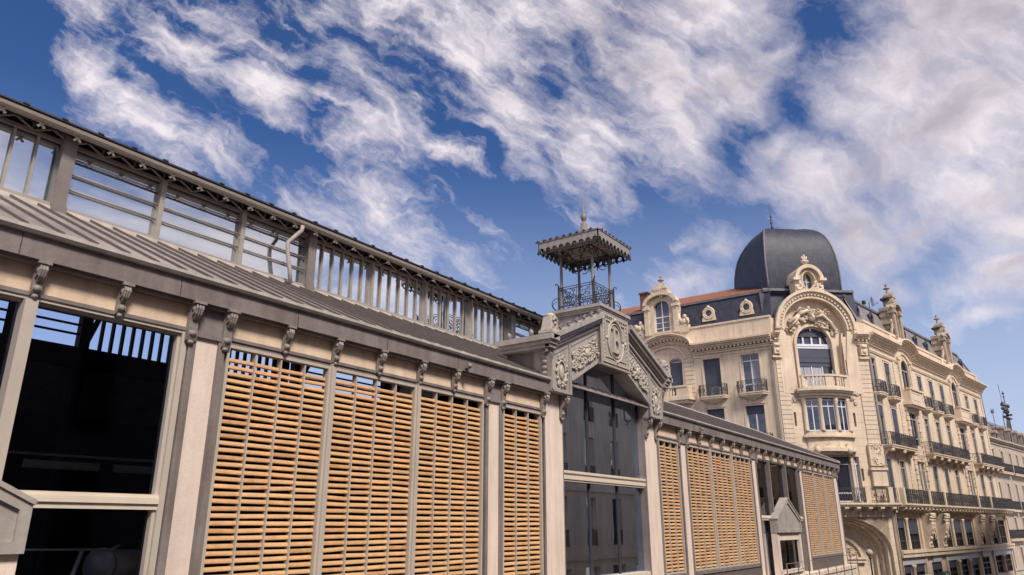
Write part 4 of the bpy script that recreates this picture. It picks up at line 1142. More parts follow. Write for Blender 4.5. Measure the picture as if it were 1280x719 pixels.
# ------------------------------------------------ canted corner
SC = 3.75
m_ops = [(2.5, 5.25, 1.72, 5.15, 0), (5.5, 5.95, 1.75, 5.15, 0), (1.55, 2.0, 1.75, 5.15, 0)]
for z0, z1 in ((11.9, 12.9), (7.5, 8.6), (3.3, 4.25)):
    m_ops += [(1.08, 1.26, z0, z1, 0), (6.02, 6.20, z0, z1, 0)]
CW = 8.03
fc_ops = m_ops + [(1.6, 5.9, 10.1, 17.75, 2.15), (1.9, 5.6, 7.05, 9.7, 0), (.15, 7.6, -CAMZ, .58, 2.4)]
m = wall(FC, 0, CW, -CAMZ, 14.9, [o for o in fc_ops if o[3] < 14] + [(1.55, 5.95, 10.1, 14.9, -1)], corner, 'stone_rows', name='corner_wall')
# the tall arch-headed centrepiece above the cornice line
ZC = 15.45
R0 = 3.35
out = [(SC - R0, 10.1), (SC - R0, 13), (SC - R0, ZC)] + arc(SC, ZC, R0, R0, PI, 0, 24)[1:-1] + [(SC + R0, ZC), (SC + R0, 13), (SC + R0, 10.1)]
inn = [(SC - 2.25, 10.1), (SC - 2.35, 13), (SC - 2.75, ZC)] + arc(SC, ZC, 2.75, 2.7, PI, 0, 24)[1:-1] + [(SC + 2.75, ZC), (SC + 2.35, 13), (SC + 2.25, 10.1)]
cp = MB(FC).strip(inn, out, -1.6, .10).build('arched_centrepiece', 'stone', corner)
m = MB(FC).strip([(a, c) for a, c in arc(SC, ZC, R0 - .12, R0 - .12, PI, 0, 24)], arc(SC, ZC, R0 + .12, R0 + .12, PI, 0, 24), .10, .42)
m.strip(arc(SC, ZC, R0 - .3, R0 - .3, PI, 0, 24), arc(SC, ZC, R0 - .12, R0 - .12, PI, 0, 24), .10, .24)
m.strip(arc(SC, ZC, 2.75, 2.7, PI, 0, 24), arc(SC, ZC, 2.88, 2.83, PI, 0, 24), .10, .18)
for i in range(31):
    t = PI * (i + .5) / 31; ct, st = math.cos(t), math.sin(t); r1, r2, hw = R0 - .42, R0 - .26, .085
    m.add([(SC + r * ct - q * hw * st, b, ZC + r * st + q * hw * ct) for b in (.10, .26) for r, q in ((r1, -1), (r2, -1), (r2, 1), (r1, 1))],
          [(0, 1, 2, 3), (4, 5, 6, 7), (0, 1, 5, 4), (1, 2, 6, 5), (2, 3, 7, 6), (3, 0, 4, 7)])
m.build('arch_moulding', 'stone', cp)
MB(FC).strip(arc(SC, ZC, R0 + .0, R0 + .0, PI, 0, 24), arc(SC, ZC, R0 + .08, R0 + .08, PI, 0, 24), -3.2, -.05).build('arch_roof', 'lead', cp)
# recessed back of the niche with the great arched window
bk = MB(FC)
WA, WZ = 1.5, 14.35
bk.strip([(SC - WA, 10.1)] + [(SC - WA, WZ)] + arc(SC, WZ, WA, WA, PI, 0, 20)[1:-1] + [(SC + WA, WZ), (SC + WA, 10.1)],
         [(SC - 2.4, 10.1)] + [(SC - 2.6, WZ)] + arc(SC, ZC - .2, 2.8, 2.9, PI, 0, 20)[1:-1] + [(SC + 2.6, WZ), (SC + 2.4, 10.1)], -.75, -.55)
bk.build('niche_wall', 'stone', cp)
m = MB(FC)
m.strip([(SC - WA, 10.5), (SC - WA, WZ)] + arc(SC, WZ, WA, WA, PI, 0, 20)[1:-1] + [(SC + WA, WZ), (SC + WA, 10.5)],
        [(SC - WA - .22, 10.5), (SC - WA - .22, WZ)] + arc(SC, WZ, WA + .22, WA + .22, PI, 0, 20)[1:-1] + [(SC + WA + .22, WZ), (SC + WA + .22, 10.5)], -.55, -.36)
m.strip([(SC - 2.25, 10.5), (SC - 2.3, 13), (SC - 2.6, 15.3)], [(SC - 2.1, 10.5), (SC - 2.15, 13), (SC - 2.42, 15.3)], -.55, -.3)
m.strip([(SC + 2.1, 10.5), (SC + 2.15, 13), (SC + 2.42, 15.3)], [(SC + 2.25, 10.5), (SC + 2.3, 13), (SC + 2.6, 15.3)], -.55, -.3)
m.build('window_surround', 'stone', cp)
gw_ = MB(FC)
gw_.box(SC - WA, SC + WA, -.9, -.72, 14.02, 14.40); gw_.box(SC - WA, SC + WA, -.85, -.68, 14.2, 14.26)
for a in (-.75, 0, .75): gw_.box(SC + a - .07, SC + a + .07, -.88, -.75, 14.4, 14.4 + math.sqrt(max(.1, 1.45 ** 2 - a * a)))
gw_.strip(arc(SC, WZ, WA - .1, WA - .1, PI, 0, 16), arc(SC, WZ, WA, WA, PI, 0, 16), -.88, -.76)
gw_.box(SC - .32, SC - .24, -.9, -.8, 10.4, 12.5); gw_.box(SC - WA, SC - WA + .08, -.9, -.8, 10.4, 14); gw_.box(SC + .6, SC + .68, -.9, -.8, 10.4, 12.5)
go = gw_.build('arched_window', 'white_wood', cp)
MB(FC).prism([(SC - WA, 10.1)] + arc(SC, WZ, WA, WA, PI, 0, 16) + [(SC + WA, 10.1)], 1, -.94, -.90).build('pane', 'glass_town', go)
MB(FC).box(SC - WA + .02, SC + WA - .02, -.82, -.76, 12.85, 14.02).box(SC - WA + .02, SC + WA - .02, -.84, -.74, 13.25, 13.33).box(SC - WA + .02, SC + WA - .02, -.88, -.82, 12.5, 12.85).build('blind', 'blind', go)
MB(FC).box(SC - 1.4, SC - .95, -.898, -.88, 10.4, 12.5).box(SC - .9, SC - .35, -.898, -.875, 10.4, 12.5).box(SC - .2, SC + .58, -.898, -.88, 10.4, 12.5).build('curtain', 'curtain', go)
# reclining carved figures over the window
m = MB(FC); g = random.Random(31)
Rm = 2.05
for t in [PI * (.14 + .72 * i / 22) for i in range(23)]:
    r = Rm + g.uniform(-.12, .25); lift = .35 * math.sin(t) * g.uniform(.6, 1.3)
    m.ball(SC + r * math.cos(t), -.42 + g.uniform(0, .12), WZ + .1 + (r + lift) * math.sin(t), g.uniform(.14, .26), g.uniform(.12, .22), g.uniform(.12, .24), 8, 5)
for k in range(46):
    t = PI * g.uniform(.12, .88); r = g.uniform(1.75, 2.55)
    m.ball(SC + r * math.cos(t), -.40 + g.uniform(0, .1), WZ + .12 + r * math.sin(t), g.uniform(.07, .17), g.uniform(.08, .2), g.uniform(.07, .17), 7, 5)
# left figure: torso, head, arms, legs lying along the arch; right figure mirrored
for q in (-1, 1):
    X = lambda a, q=q: SC + q * a * (1 if q < 0 else .9) + (.12 if q > 0 else 0)
    if q > 0: m.tube([(X(.2), -.1, 16.5), (X(.8), .0, 16.75), (X(1.5), -.1, 16.2), (X(1.9), -.2, 15.4)], .16, 8, .1); m.ball(X(.7), -.05, 17.0, .15, .14, .18, 8, 6); m.tube([(X(.6), 0, 16.8), (X(.1), .05, 17.2), (X(-.5), .05, 17.0)], .07, 6, .05); continue
    m.tube([(X(.35), -.15, 17.15), (X(.75), -.12, 17.0), (X(1.15), -.2, 16.75)], .17, 8, .21)
    m.tube([(X(1.15), -.12, 16.75), (X(1.65), -.08, 16.4), (X(2.0), -.25, 15.9)], .15, 8, .08)
    m.tube([(X(1.2), -.05, 16.65), (X(1.55), .05, 16.15), (X(2.15), -.2, 15.55)], .13, 8, .07)
    m.ball(X(.25), -.12, 17.36, .13, .13, .17, 9, 7)
    m.tube([(X(.4), -.05, 17.2), (X(.15), .02, 16.75), (X(-.05), .0, 16.4)], .075, 6, .05)
    m.tube([(X(.6), -.05, 17.2), (X(1.0), .05, 17.35), (X(1.35), .0, 17.05)], .07, 6, .05)
m.ball(SC, -.2, 16.55, .3, .25, .35, 9, 6)
rich_relief(m, SC - 1.7, SC + 1.7, 16.0, 17.4, -.4, .22, 77, 14, lambda a, c: (a - SC) ** 2 + (c - WZ) ** 2 > 1.9 ** 2, .07)
m.build('carved_figures', 'carved', cp)
# round dormer on top of the arch
m = MB(FC); OZ = 19.75
m.strip(arc(SC, OZ, .46, .72, 0, 2 * PI, 24), arc(SC, OZ, .98, 1.08, 0, 2 * PI, 24), -2.4, .0)
m.strip(arc(SC, OZ + .02, .98, 1.06, PI * 1.02, -.06, 18), arc(SC, OZ + .02, 1.26, 1.36, PI * 1.02, -.06, 18), -2.6, .35)
m.tube([(SC + .58 * math.cos(t), .05, OZ + .84 * math.sin(t)) for t in [i * PI / 12 for i in range(25)]], .08, 6)
for q in (-1, 1):
    m.box(SC + q * 1.15 - .3, SC + q * 1.15 + .3, -.4, .4, OZ - .05, OZ + .18)
    m.tube(spiral(SC + q * .95, OZ - .6, .34, .06, PI / 2, PI / 2 + q * 7, .1), .13, 7)
    m.box(SC + q * .95 - .3, SC + q * .95 + .3, -1, .1, OZ - 1.2, OZ)
rich_relief(m, SC - 1.1, SC + 1.1, OZ - 1.35, OZ - .75, .15, .16, 5, 10, None, .07)
m.lathe(SC, -.2, [(.18, OZ + 1.3), (.12, OZ + 1.45), (.2, OZ + 1.6), (.36, OZ + 1.72), (.36, OZ + 1.82), (.12, OZ + 1.95)], 10)
for a in (-.2, 0, .2): m.tube([(SC + a * .6, -.2, OZ + 1.9), (SC + a, -.2, OZ + 2.25)], .08, 6)
m.ball(SC, -.2, OZ + 2.32, .1, .1, .14, 7, 5)
oc = m.build('oculus_dormer', 'stone', corner)
MB(FC).prism(arc(SC, OZ, .50, .76, 0, 2 * PI, 20)[:-1], 1, -.42, -.38).build('pane', 'glass_town', oc)
MB(FC).box(SC - .03, SC + .03, -.38, -.33, OZ - .7, OZ + .7).box(SC - .5, SC + .5, -.38, -.34, OZ - .03, OZ + .02).build('window_frame', 'white_wood', oc)

# cornice ends on the canted corner and its flanking piers
for a0, a1 in ((-.05, .42), (7.08, CW + .05)):
    m = MB(FC)
    for z0, z1, o in STEPS: m.box(a0 - (.1 if a0 > 1 else 0), a1, -.05, o * .9, 14.7 + z0, 14.7 + z1)
    for k in range(3):
        a = a0 + .08 + k * (a1 - a0) / 3; m.box(a, a + .12, 0, .4, 14.48, 14.62)
    ca = (a0 + a1) / 2
    m.box(ca - .28, ca + .28, 0, .38, 13.3, 14.2); m.ball(ca, .35, 14.0, .3, .2, .2, 8, 5); m.ball(ca, .3, 13.6, .22, .2, .25, 8, 5); m.box(ca - .4, ca + .4, 0, .25, 13.0, 13.2)
    m.build('cornice', 'stone', corner)
for a0, a1 in ((.06, .98), (6.9, 7.95)):
    m = MB(FC)
    for i in range(31):
        z = 1.75 + i * .37
        if z < 12.9: m.box(a0, a1, 0, .08, z, z + .33)
    m.build('corner_pier', 'stone', corner)
m = MB(FC)
m.box(6.75, 7.95, 0, .28, 4.45, 6.1); m.box(6.65, CW, 0, .38, 4.1, 4.3)
rich_relief(m, 6.9, 7.8, 4.5, 6.0, .26, .08, 15, 8)
m.box(6.75, 7.95, 0, .28, 2.9, 4.1)
m.build('carved_tablet', 'stone', corner)
for a, sd_ in ((1.0, 41), (5.9, 42)):
    m = MB(FC); rich_relief(m, a, a + .7, 9.3, 11.0, 0, .12, sd_, 8, None, .05); m.build('carved_drop', 'carved', corner)
MB(FC).box(0, .30, -1.0, -.03, 14.9, 16.4).build('parapet', 'stone', corner); MB(FC).box(7.1, CW, -1, -.03, 14.9, 16.2).build('parapet', 'stone', corner)
MB(FC).add([(-.2, -.7, 15.0), (CW + .2, -.7, 15.0), (CW + .2, -1.1, 19.2), (-.2, -1.1, 19.2)], [(0, 1, 2, 3)]).build('mansard_roof', 'slate', corner)
for a, b in ((.1, SC - .9), (SC + .9, CW + .2)): MB(FC).box(a, b, -1.3, -.9, 19.1, 19.3).build('lead_ridge', 'lead', corner)
# slits
for z0, z1 in ((11.9, 12.9), (7.5, 8.6), (3.3, 4.25)):
    for a in (1.08, 6.02): MB(FC).quad((a, -.2, z0), (a + .18, -.2, z0), (a + .18, -.2, z1), (a, -.2, z1)).build('slit_window', 'glass_dark', corner)
# upper bowed balcony
bo = balustrade(FC, 1.75, 5.75, .45, 10.4, 11.5, corner, .65, [(1.75, 2.2), (3.45, 4.1), (5.3, 5.75)])
m = MB(FC)
def bowed(a0, a1, b, bow, z0, z1, n=14):
    c = (a0 + a1) / 2; hw = (a1 - a0) / 2
    pts = [(a0 + (a1 - a0) * i / n) for i in range(n + 1)]
    poly = [(a0, -.1)] + [(a, b + bow * (1 - ((a - c) / hw) ** 2)) for a in pts] + [(a1, -.1)]
    m.prism(poly, 2, z0, z1)
bowed(1.35, 6.15, .55, .75, 10.22, 10.42); bowed(1.45, 6.05, .45, .7, 10.08, 10.22); bowed(1.6, 5.9, .3, .65, 9.86, 10.08); bowed(1.75, 5.75, .2, .55, 9.68, 9.86)
m.build('slab', 'stone', bo)
# bowed window below it
m = MB(FC)
bowed(1.8, 5.7, .15, .5, 6.75, 7.05); bowed(1.6, 5.9, .25, .55, 6.6, 6.75); bowed(1.9, 5.6, .1, .45, 5.75, 6.6); bowed(1.7, 5.8, .3, .6, 5.5, 5.75); bowed(2.0, 5.5, .2, .4, 5.3, 5.5)
fb = lambda a: .05 + .5 * (1 - ((a - 3.75) / 1.95) ** 2)
for a in (1.95, 3.1, 4.4, 5.55): m.lathe(a, fb(a), [(.2, 7.05), (.16, 7.2), (.14, 9.3), (.22, 9.5), (.22, 9.68)], 9)
for a in (2.3, 4.9): m.ball(a, .75, 5.55, .22, .25, .3, 8, 5)
rich_relief(m, 2.2, 5.3, 5.9, 6.45, .45, .1, 8, 8)
bw = m.build('bow_window', 'stone', corner)
m = MB(FC); p = MB(FC)
for a0, a1 in ((2.08, 2.98), (3.22, 4.28), (4.52, 5.42)):
    y0, y1 = fb(a0) - .12, fb(a1) - .12; am = (a0 + a1) / 2; ym = (y0 + y1) / 2
    p.quad((a0, y0, 7.05), (a1, y1, 7.05), (a1, y1, 9.7), (a0, y0, 9.7))
    for u in (.0, .47, .94):
        a = a0 + (a1 - a0) * u; y = y0 + (y1 - y0) * u; m.box(a, a + .07, y, y + .06, 7.05, 9.6)
    for z in (7.1, 9.0, 9.5): m.add([(a0, y0, z), (a1, y1, z), (a1, y1 + .05, z), (a0, y0 + .05, z), (a0, y0, z + .08), (a1, y1, z + .08), (a1, y1 + .05, z + .08), (a0, y0 + .05, z + .08)],
                                    [(0, 1, 2, 3), (4, 5, 6, 7), (0, 1, 5, 4), (1, 2, 6, 5), (2, 3, 7, 6), (3, 0, 4, 7)])
p.build('pane', 'glass_town', bw); m.build('window_frame', 'white_wood', bw)
# tall window on the long balcony, and the flanking narrow lights
window(FC, 2.5, 5.25, 1.72, 5.15, corner, blind=.16); window(FC, 5.5, 5.95, 1.75, 5.15, corner, sur=False, blind=0); window(FC, 1.55, 2.0, 1.75, 5.15, corner, sur=False, blind=0)
ledge(FC, -.3, CW + .35, [.6, 2.1, 5.75, 7.6])
m = MB(FC)                                            # lambrequin of corbels under the ledge
for i in range(12): m.box(.4 + i * .6, .64 + i * .6, .0, .3, .85, 1.1); m.box(.45 + i * .6, .59 + i * .6, 0, .22, .62, .85)
m.box(0, CW, 0, .1, .62, 1.2)
m.build('string_course', 'stone', corner)
# entrance arch
ea = arc(3.87, -1.82, 3.72, 2.4, PI, 0, 20)
m = MB(FC)
for k, (r1, r2, b0, b1) in enumerate(((3.0, 3.3, -1.5, -1.15), (3.3, 3.6, -1.15, -.75), (3.5, 3.72, -.75, -.3))):
    m.strip(arc(3.87, -1.82, r1, r1 * .645, PI, 0, 20), arc(3.87, -1.82, r2 + .3, (r2 + .3) * .645, PI, 0, 20), b0, b1)
    for s_ in (-1, 1): m.box(*sorted((3.87 + s_ * r1, 3.87 + s_ * (r2 + .3))), b0, b1, -CAMZ, -1.82)
for i in range(19):
    t = PI * (i + .5) / 19; m.ball(3.87 + 3.42 * math.cos(t), -.85, -1.82 + 2.2 * math.sin(t), .17, .25, .15, 7, 5)
m.box(.2, 7.5, -1.8, -1.5, -CAMZ, 1.0)
m.box(1.6, 6.1, -1.5, -1.25, -2.75, -2.45); m.box(1.5, 6.2, -1.5, -1.15, -2.5, -2.36)
m.strip(arc(3.87, -2.4, 1.9, 1.5, PI, 0, 16), arc(3.87, -2.4, 2.1, 1.7, PI, 0, 16), -1.5, -1.3)
rich_relief(m, 2.4, 5.3, -2.2, -1.1, -1.5, .15, 52, 12, None, .05)
ent = m.build('entrance_arch', 'carved', corner)
m = MB(FC).box(2.6, 5.2, -1.48, -1.42, -CAMZ, -2.75)
m.build('entrance_door', 'blind', ent)
m = MB(FC)
for i in range(6): m.box(2.6 + i * .5, 2.68 + i * .5, -1.42, -1.36, -CAMZ, -2.8)
m.build('door_bar', 'white_wood', ent)
# soffit of the big arch
m = MB(FC)
for (a0, c0), (a1, c1) in zip(ea, ea[1:]): m.quad((a0, 0, c0), (a1, 0, c1), (a1, -.4, c1), (a0, -.4, c0))
ws = m.build('arch_soffit', 'stone', ent)
wall_sp = MB(FC)
wall_sp.add([(.15, 0, .58)] + [(a, 0, c) for a, c in ea[:11]], [tuple(range(12))]); wall_sp.add([(7.6, 0, .58)] + [(a, 0, c) for a, c in ea[10:]], [tuple(range(12))])
wall_sp.build('arch_spandrel', 'stone', ent)
# rainwater pipes at both edges of the canted corner
for F, a in ((FL, .12), (FR, -.02)):
    MB(F).tube([(a, .14, -CAMZ), (a, .14, 14.2)], .07, 7).build('rainwater_pipe', 'steel', corner)
MB(FR).box(.12, .36, 0, .05, -1.8, 14.1).build('pale_edge_strip', 'curtain', corner)

# dome: four-sided bell roof
prof = [(19.25, -.05, 0, 0), (20.0, -.08, -.05, -.10), (21.0, -.10, -.05, -.15), (22.0, -.08, .0, -.15), (22.75, -.02, .08, -.1), (23.5, .08, .20, .1), (24.2, .20, .40, .4),
        (24.8, .38, .66, 1.0), (25.3, .62, 1.05, 1.8), (25.7, .92, 1.55, 2.5), (26.05, 1.3, 2.25, 3.0), (26.25, 1.7, 2.9, 3.2), (26.33, 2.0, 3.3, 3.35)]
D0, DD, W0, W1 = -1.45, 6.9, .95, 7.35
vs = []
for z, ix, i1, i2 in prof: vs += [(W0 + ix, D0 - i1, z), (W1 - ix, D0 - i1, z), (W1 - ix, D0 - DD + i2, z), (W0 + ix, D0 - DD + i2, z)]
n = len(prof); m = MB(FC)
for k in range(4):
    sv = []
    for i in range(n): sv += [vs[i * 4 + k], vs[i * 4 + (k + 1) % 4]]
    m.add(sv, [(2 * i, 2 * i + 1, 2 * i + 3, 2 * i + 2) for i in range(n - 1)], True)
m.add(vs[-4:], [(0, 1, 2, 3)])
dome = m.build('dome', 'slate', corner)
m = MB(FC)
for k in range(4): m.tube([vs[i * 4 + k] for i in range(n)], .085, 6)
m.build('hip_roll', 'lead', dome)
t = prof[-1]
m = MB(FC).box(W0 + t[1] - .15, W1 - t[1] + .15, D0 - DD + t[3] - .15, D0 - t[2] + .15, 26.27, 26.48)
m.build('dome_cap', 'lead', dome)
cx, cy = W0 + t[1] + .45, D0 - 3.2
m = MB(FC).lathe(cx, cy, [(.16, 26.45), (.08, 26.65), (.06, 26.95), (.14, 27.05), (.06, 27.15), (.05, 27.55), (.11, 27.65), (.04, 27.75), (.03, 28.1), (.01, 29.1)], 8)
m.tube([(cx - .2, cy, 27.3), (cx + .2, cy, 27.3)], .03, 5)
m.build('finial', 'iron', dome)
m = MB(FC).prism([(W0 - .3, D0 + .35), (W1 + .2, D0 + .35), (W1 + .2, D0 - DD - .3), (W0 - .3, D0 - DD - .3)], 2, 17.0, 19.28)
m.build('dome_base', 'lead', corner)
# flat roof and back so nothing is open from another side
m = MB()
def lift(F, a, b, z): return F(a, b, z)
m.add([lift(FR, 0, -1.3, 18.7), lift(FR, RW - 1.6, -1.3, 18.7), lift(FR, RW - 1.6, -14, 18.7), lift(FL, LW, -14, 18.7), lift(FL, LW, -1, 18.9), lift(FL, 0, -1, 18.9)], [tuple(range(6))])
m.add([lift(FR, RW, 0, 16.4), lift(FR, RW, -13, 16.4), lift(FR, RW, -13, -CAMZ), lift(FR, RW, 0, -CAMZ)], [(0, 1, 2, 3)])
m.add([lift(FL, LW, 0, 16.4), lift(FL, LW, -13, 16.4), lift(FL, LW, -13, -CAMZ), lift(FL, LW, 0, -CAMZ)], [(0, 1, 2, 3)])
m.add([lift(FR, RW - 1.6, -1.3, 18.7), lift(FR, RW, -.4, 16.4), lift(FR, RW, -13, 16.4), lift(FR, RW - 1.6, -13, 18.7)], [(0, 1, 2, 3)])
m.build('flat_roof', 'lead', corner)

# things fixed to or standing on it
dsh = thing('satellite_dish', 'grey satellite dish on the slate roof edge right of the dome', 'satellite dish', FR(6.1, -1.3, 18.9))
MB(FR).lathe(6.3, -1.3, [(.03, 18.9), (.03, 19.6)], 6).build('mast', 'lead', dsh)
m = MB(FR)
vv = [(6.3, -1.15, 19.55)]
for k in range(14): t_ = 2 * PI * k / 14; vv.append((6.3 + .42 * math.cos(t_), -1.0, 19.55 + .48 * math.sin(t_)))
m.add(vv, [(0, 1 + k, 1 + (k + 1) % 14) for k in range(14)]); m.tube([(6.3, -1.1, 19.2), (6.45, -.6, 19.4)], .02, 4); m.ball(6.45, -.6, 19.42, .06, n=6, m=4)
m.build('reflector', 'lead', dsh)
ds2 = thing('satellite_dish', 'small dark box aerial beside the grey satellite dish', 'aerial', FR(4.9, -1.3, 18.9))
MB(FR).lathe(4.9, -1.3, [(.03, 18.9), (.03, 19.2)], 6).box(4.72, 5.08, -1.4, -1.15, 19.1, 19.4).build('aerial_box', 'iron', ds2)
ac = thing('air_conditioner', 'grey air conditioner unit standing on the iron balcony at the closed navy blind', 'air conditioner', FL(5.0, .3, 10.36))
m = MB(FL).box(4.6, 5.45, .18, .45, 10.42, 11.05).box(4.7, 4.76, .2, .42, 10.36, 10.42).box(5.3, 5.36, .2, .42, 10.36, 10.42)
m.build('casing', 'ac', ac, .02)
m = MB(FL)
for r_ in (.06, .13, .2, .26): m.tube([(4.93 + r_ * math.cos(t), .46, 10.73 + r_ * math.sin(t)) for t in [i * PI / 10 for i in range(21)]], .008, 4)
m.build('fan_grille', 'iron', ac)
ps = thing('pharmacy_sign', 'green illuminated pharmacy sign projecting over the shop fronts at lower right', 'shop sign', FR(8.0, .6, -4.3))
MB(FR).box(7.2, 9.0, .55, .75, -4.5, -3.62).build('sign_box', 'green', ps)
MB(FR).box(8.05, 8.2, .75, .77, -4.15, -3.7).box(7.9, 8.35, .75, .768, -3.98, -3.86).box(8.55, 8.62, .75, .77, -4.1, -3.75).build('sign_cross', 'sign_white', ps)
sb = thing('shop_fascia', 'white shop fascia board left of the green pharmacy sign', 'shop sign', FR(4.3, .3, -4.4))
MB(FR).box(2.9, 5.6, .3, .42, -4.5, -3.72).build('board', 'sign_white', sb)
m = MB(FR)
for k in range(2): m.box(4.6 + k * .45, 4.95 + k * .45, .42, .435, -4.35, -4.0)
m.build('sign_mark', 'green', sb)

# ================================================================== NEIGHBOURS further down the street
def row_house(name, label, s0, s1, zc, rows, setback, mans, ncol, seed):
    o_ = FR(s0, 0, -CAMZ)
    b = thing(name, label, 'apartment building', o_, 'stone row houses beyond the corner building')
    F = shift(FR, s0, setback); W = s1 - s0; ops = []; xs = [W * (i + .5) / ncol for i in range(ncol)]
    for z0, z1 in rows:
        for x in xs: ops.append((x - .5, x + .5, z0, z1, 0))
    wall(F, 0, W, -CAMZ, zc, ops, b, 'stone_grey')
    for z0, z1 in rows:
        for x in xs: window(F, x - .5, x + .5, z0, z1, b)
    m = MB(F)
    for z0, z1, o in ((0, .18, .25), (.18, .34, .45), (-.3, -.2, .12)): m.box(-.05, W + .05, 0, o, zc + z0, zc + z1)
    for z0, z1 in rows: m.box(0, W, 0, .12, z0 - .22, z0 - .08)
    m.build('cornice', 'stone_grey', b)
    for z0, z1 in rows[1:]: iron_balcony(F, .3, W - .3, z0 - .02, .55, b, h=.95, corb=False)
    m = MB(F).add([(0, -.2, zc + .3), (W, -.2, zc + .3), (W, -1.4, zc + mans), (0, -1.4, zc + mans), (W, -9, zc + mans), (0, -9, zc + mans), (0, -9, -CAMZ), (W, -9, -CAMZ), (0, 0, -CAMZ), (W, 0, -CAMZ)], [(0, 1, 2, 3), (3, 2, 4, 5), (0, 3, 5, 6, 8), (1, 2, 4, 7, 9)])
    m.build('roof', 'slate_pale', b)
    for x in xs:
        d = MB(F).box(x - .55, x + .55, -1.6, -.15, zc + .4, zc + mans - .3).prism(arc(x, zc + mans - .3, .65, .4, PI, 0, 8), 1, -1.7, -.05).build('dormer', 'carved_dark', b)
        MB(F).box(x - .35, x + .35, -.15, -.14, zc + .5, zc + mans - .4).build('pane', 'glass_street', d)
    return b, F, W
nb, F2, W2 = row_house('row_house', 'narrow lower stone house squeezed beside the end of the ornate corner building', 34.45, 42.8, 9.25, ((-4.5, -2.4), (-1.4, .8), (1.7, 4.6), (5.9, 8.3)), -.4, 1.5, 2, 1)
MB(shift(F2, 4.6)).box(.4, 1.5, -1.2, -.6, 9.4, 11.6).box(.35, 1.55, -1.25, -.55, 11.6, 11.75).lathe(.7, -.9, [(.14, 11.75), (.12, 12.2)], 7).lathe(1.2, -.9, [(.14, 11.75), (.12, 12.2)], 7).build('chimney', 'carved_dark', nb)
nc, F3, W3 = row_house('row_house', 'pale stone house with dark arched dormers at the far right edge', 42.85, 60, 9.3, ((-4.5, -2.4), (-1.4, .8), (1.7, 4.6), (5.9, 8.3)), -.4, 2.3, 5, 2)
m = MB(F3).box(.5, W3, -3.0, -2.7, 11.6, 12.0)
ironwork(m, [(.5, -2.6), (W3, -2.6)], 12.0, 12.9, .4, .03)
m.build('terrace_railing', 'iron', nc)
far = thing('row_house', 'distant plain house closing the street beyond the pale dormered house', 'apartment building', FR(60.2, 0, -CAMZ))
fm_ = wall(shift(FR, 60.2, 0), 0, 30, -CAMZ, 9.5, [(x, x + 1.2, z, z + 2.4, 0) for x in (1.5, 5, 8.5, 12, 15.5, 19, 22.5, 26) for z in (-1.6, 1.8, 5.6)], far, 'stone_grey')
for x in (1.5, 5, 8.5, 12, 15.5, 19, 22.5, 26):
    for z in (-1.6, 1.8, 5.6): window(shift(FR, 60.2, 0), x, x + 1.2, z, z + 2.4, far)
MB(shift(FR, 60.2, 0)).box(0, 30, 0, .4, 9.5, 9.8).add([(0, 0, 9.8), (30, 0, 9.8), (30, -6, 12.4), (0, -6, 12.4)], [(0, 1, 2, 3)]).build('roof', 'slate_pale', far)
# aerials on the roofs
FT = shift(FR, 8.0, .4); FU = shift(FR, 3.2, .9)
tw = thing('roof_antenna_tower', 'dark lattice antenna tower with a crowd of dishes above the far right roof', 'antenna tower', FT(52.5, -3.2, 11.7))
m = MB(FT)
for q in range(-2, 3):
    m.tube([(51.5 + q * .8, -3.2, 11.8), (51.5 + q * .35 + 1, -3.2, 14.6)], .06, 4)
m.tube([(49.5, -3.2, 11.8), (49.5, -3.2, 14.4), (50.2, -3.2, 15.0), (52, -3.2, 14.9)], .05, 4)
m.build('frame', 'iron', tw)
m = MB(FT).lathe(52.4, -3.2, [(.12, 14.4), (.1, 16.0), (.07, 16.1), (.05, 18.2)], 6)
g = random.Random(4)
for k in range(22): m.ball(52.4 + g.uniform(-1.6, 1.6) * (1 - k / 34), -3.2 + g.uniform(-.3, .3), 14.6 + k * .09 + g.uniform(-.15, .15), g.uniform(.2, .42), .2, g.uniform(.14, .3), 7, 4)
m.box(50.8, 54, -3.4, -3.0, 14.3, 14.5); m.box(52.1, 52.75, -3.25, -3.15, 17.3, 17.5); m.ball(52.4, -3.2, 17.9, .35, .15, .16, 7, 4)
m.tube([(50.9, -3.2, 15.3), (50.5, -3.2, 19.0)], .03, 4)
for z in (15.0, 15.7): m.tube([(49.5, -3.2, z), (51.3, -3.2, z)], .025, 4)
m.build('antenna_cluster', 'iron', tw)
an = thing('television_aerial', 'thin television aerial with a crossbar left of the lattice antenna tower', 'aerial', FU(40.3, -2, 10.3), 'television aerials on the far roofs')
m = MB(FU).tube([(40.8, -2, 10.3), (40.6, -2, 13.5)], .035, 5).tube([(39.8, -2, 13.3), (41.6, -2, 13.6)], .03, 4)
for k in range(6): m.tube([(39.9 + k * .3, -2.0, 13.1 + k * .04), (39.9 + k * .3, -2, 13.6 + k * .04)], .02, 4)
m.ball(40.2, -2, 13.35, .2, .1, .16, 6, 4)
m.build('aerial_rods', 'iron', an)
an2 = thing('television_aerial', 'slim bare mast rising right behind the end wall of the corner building', 'aerial', FU(36.4, -2, 10.3), 'television aerials on the far roofs')
MB(FU).tube([(36.9, -2, 10.3), (36.6, -2, 15.0)], .035, 5).tube([(36.3, -2, 14.6), (36.3, -2, 15.1)], .02, 4).tube([(36.95, -2, 14.6), (36.95, -2, 15.1)], .02, 4).tube([(36.3, -2, 14.75), (36.95, -2, 14.75)], .02, 4).build('aerial_rods', 'iron', an2)
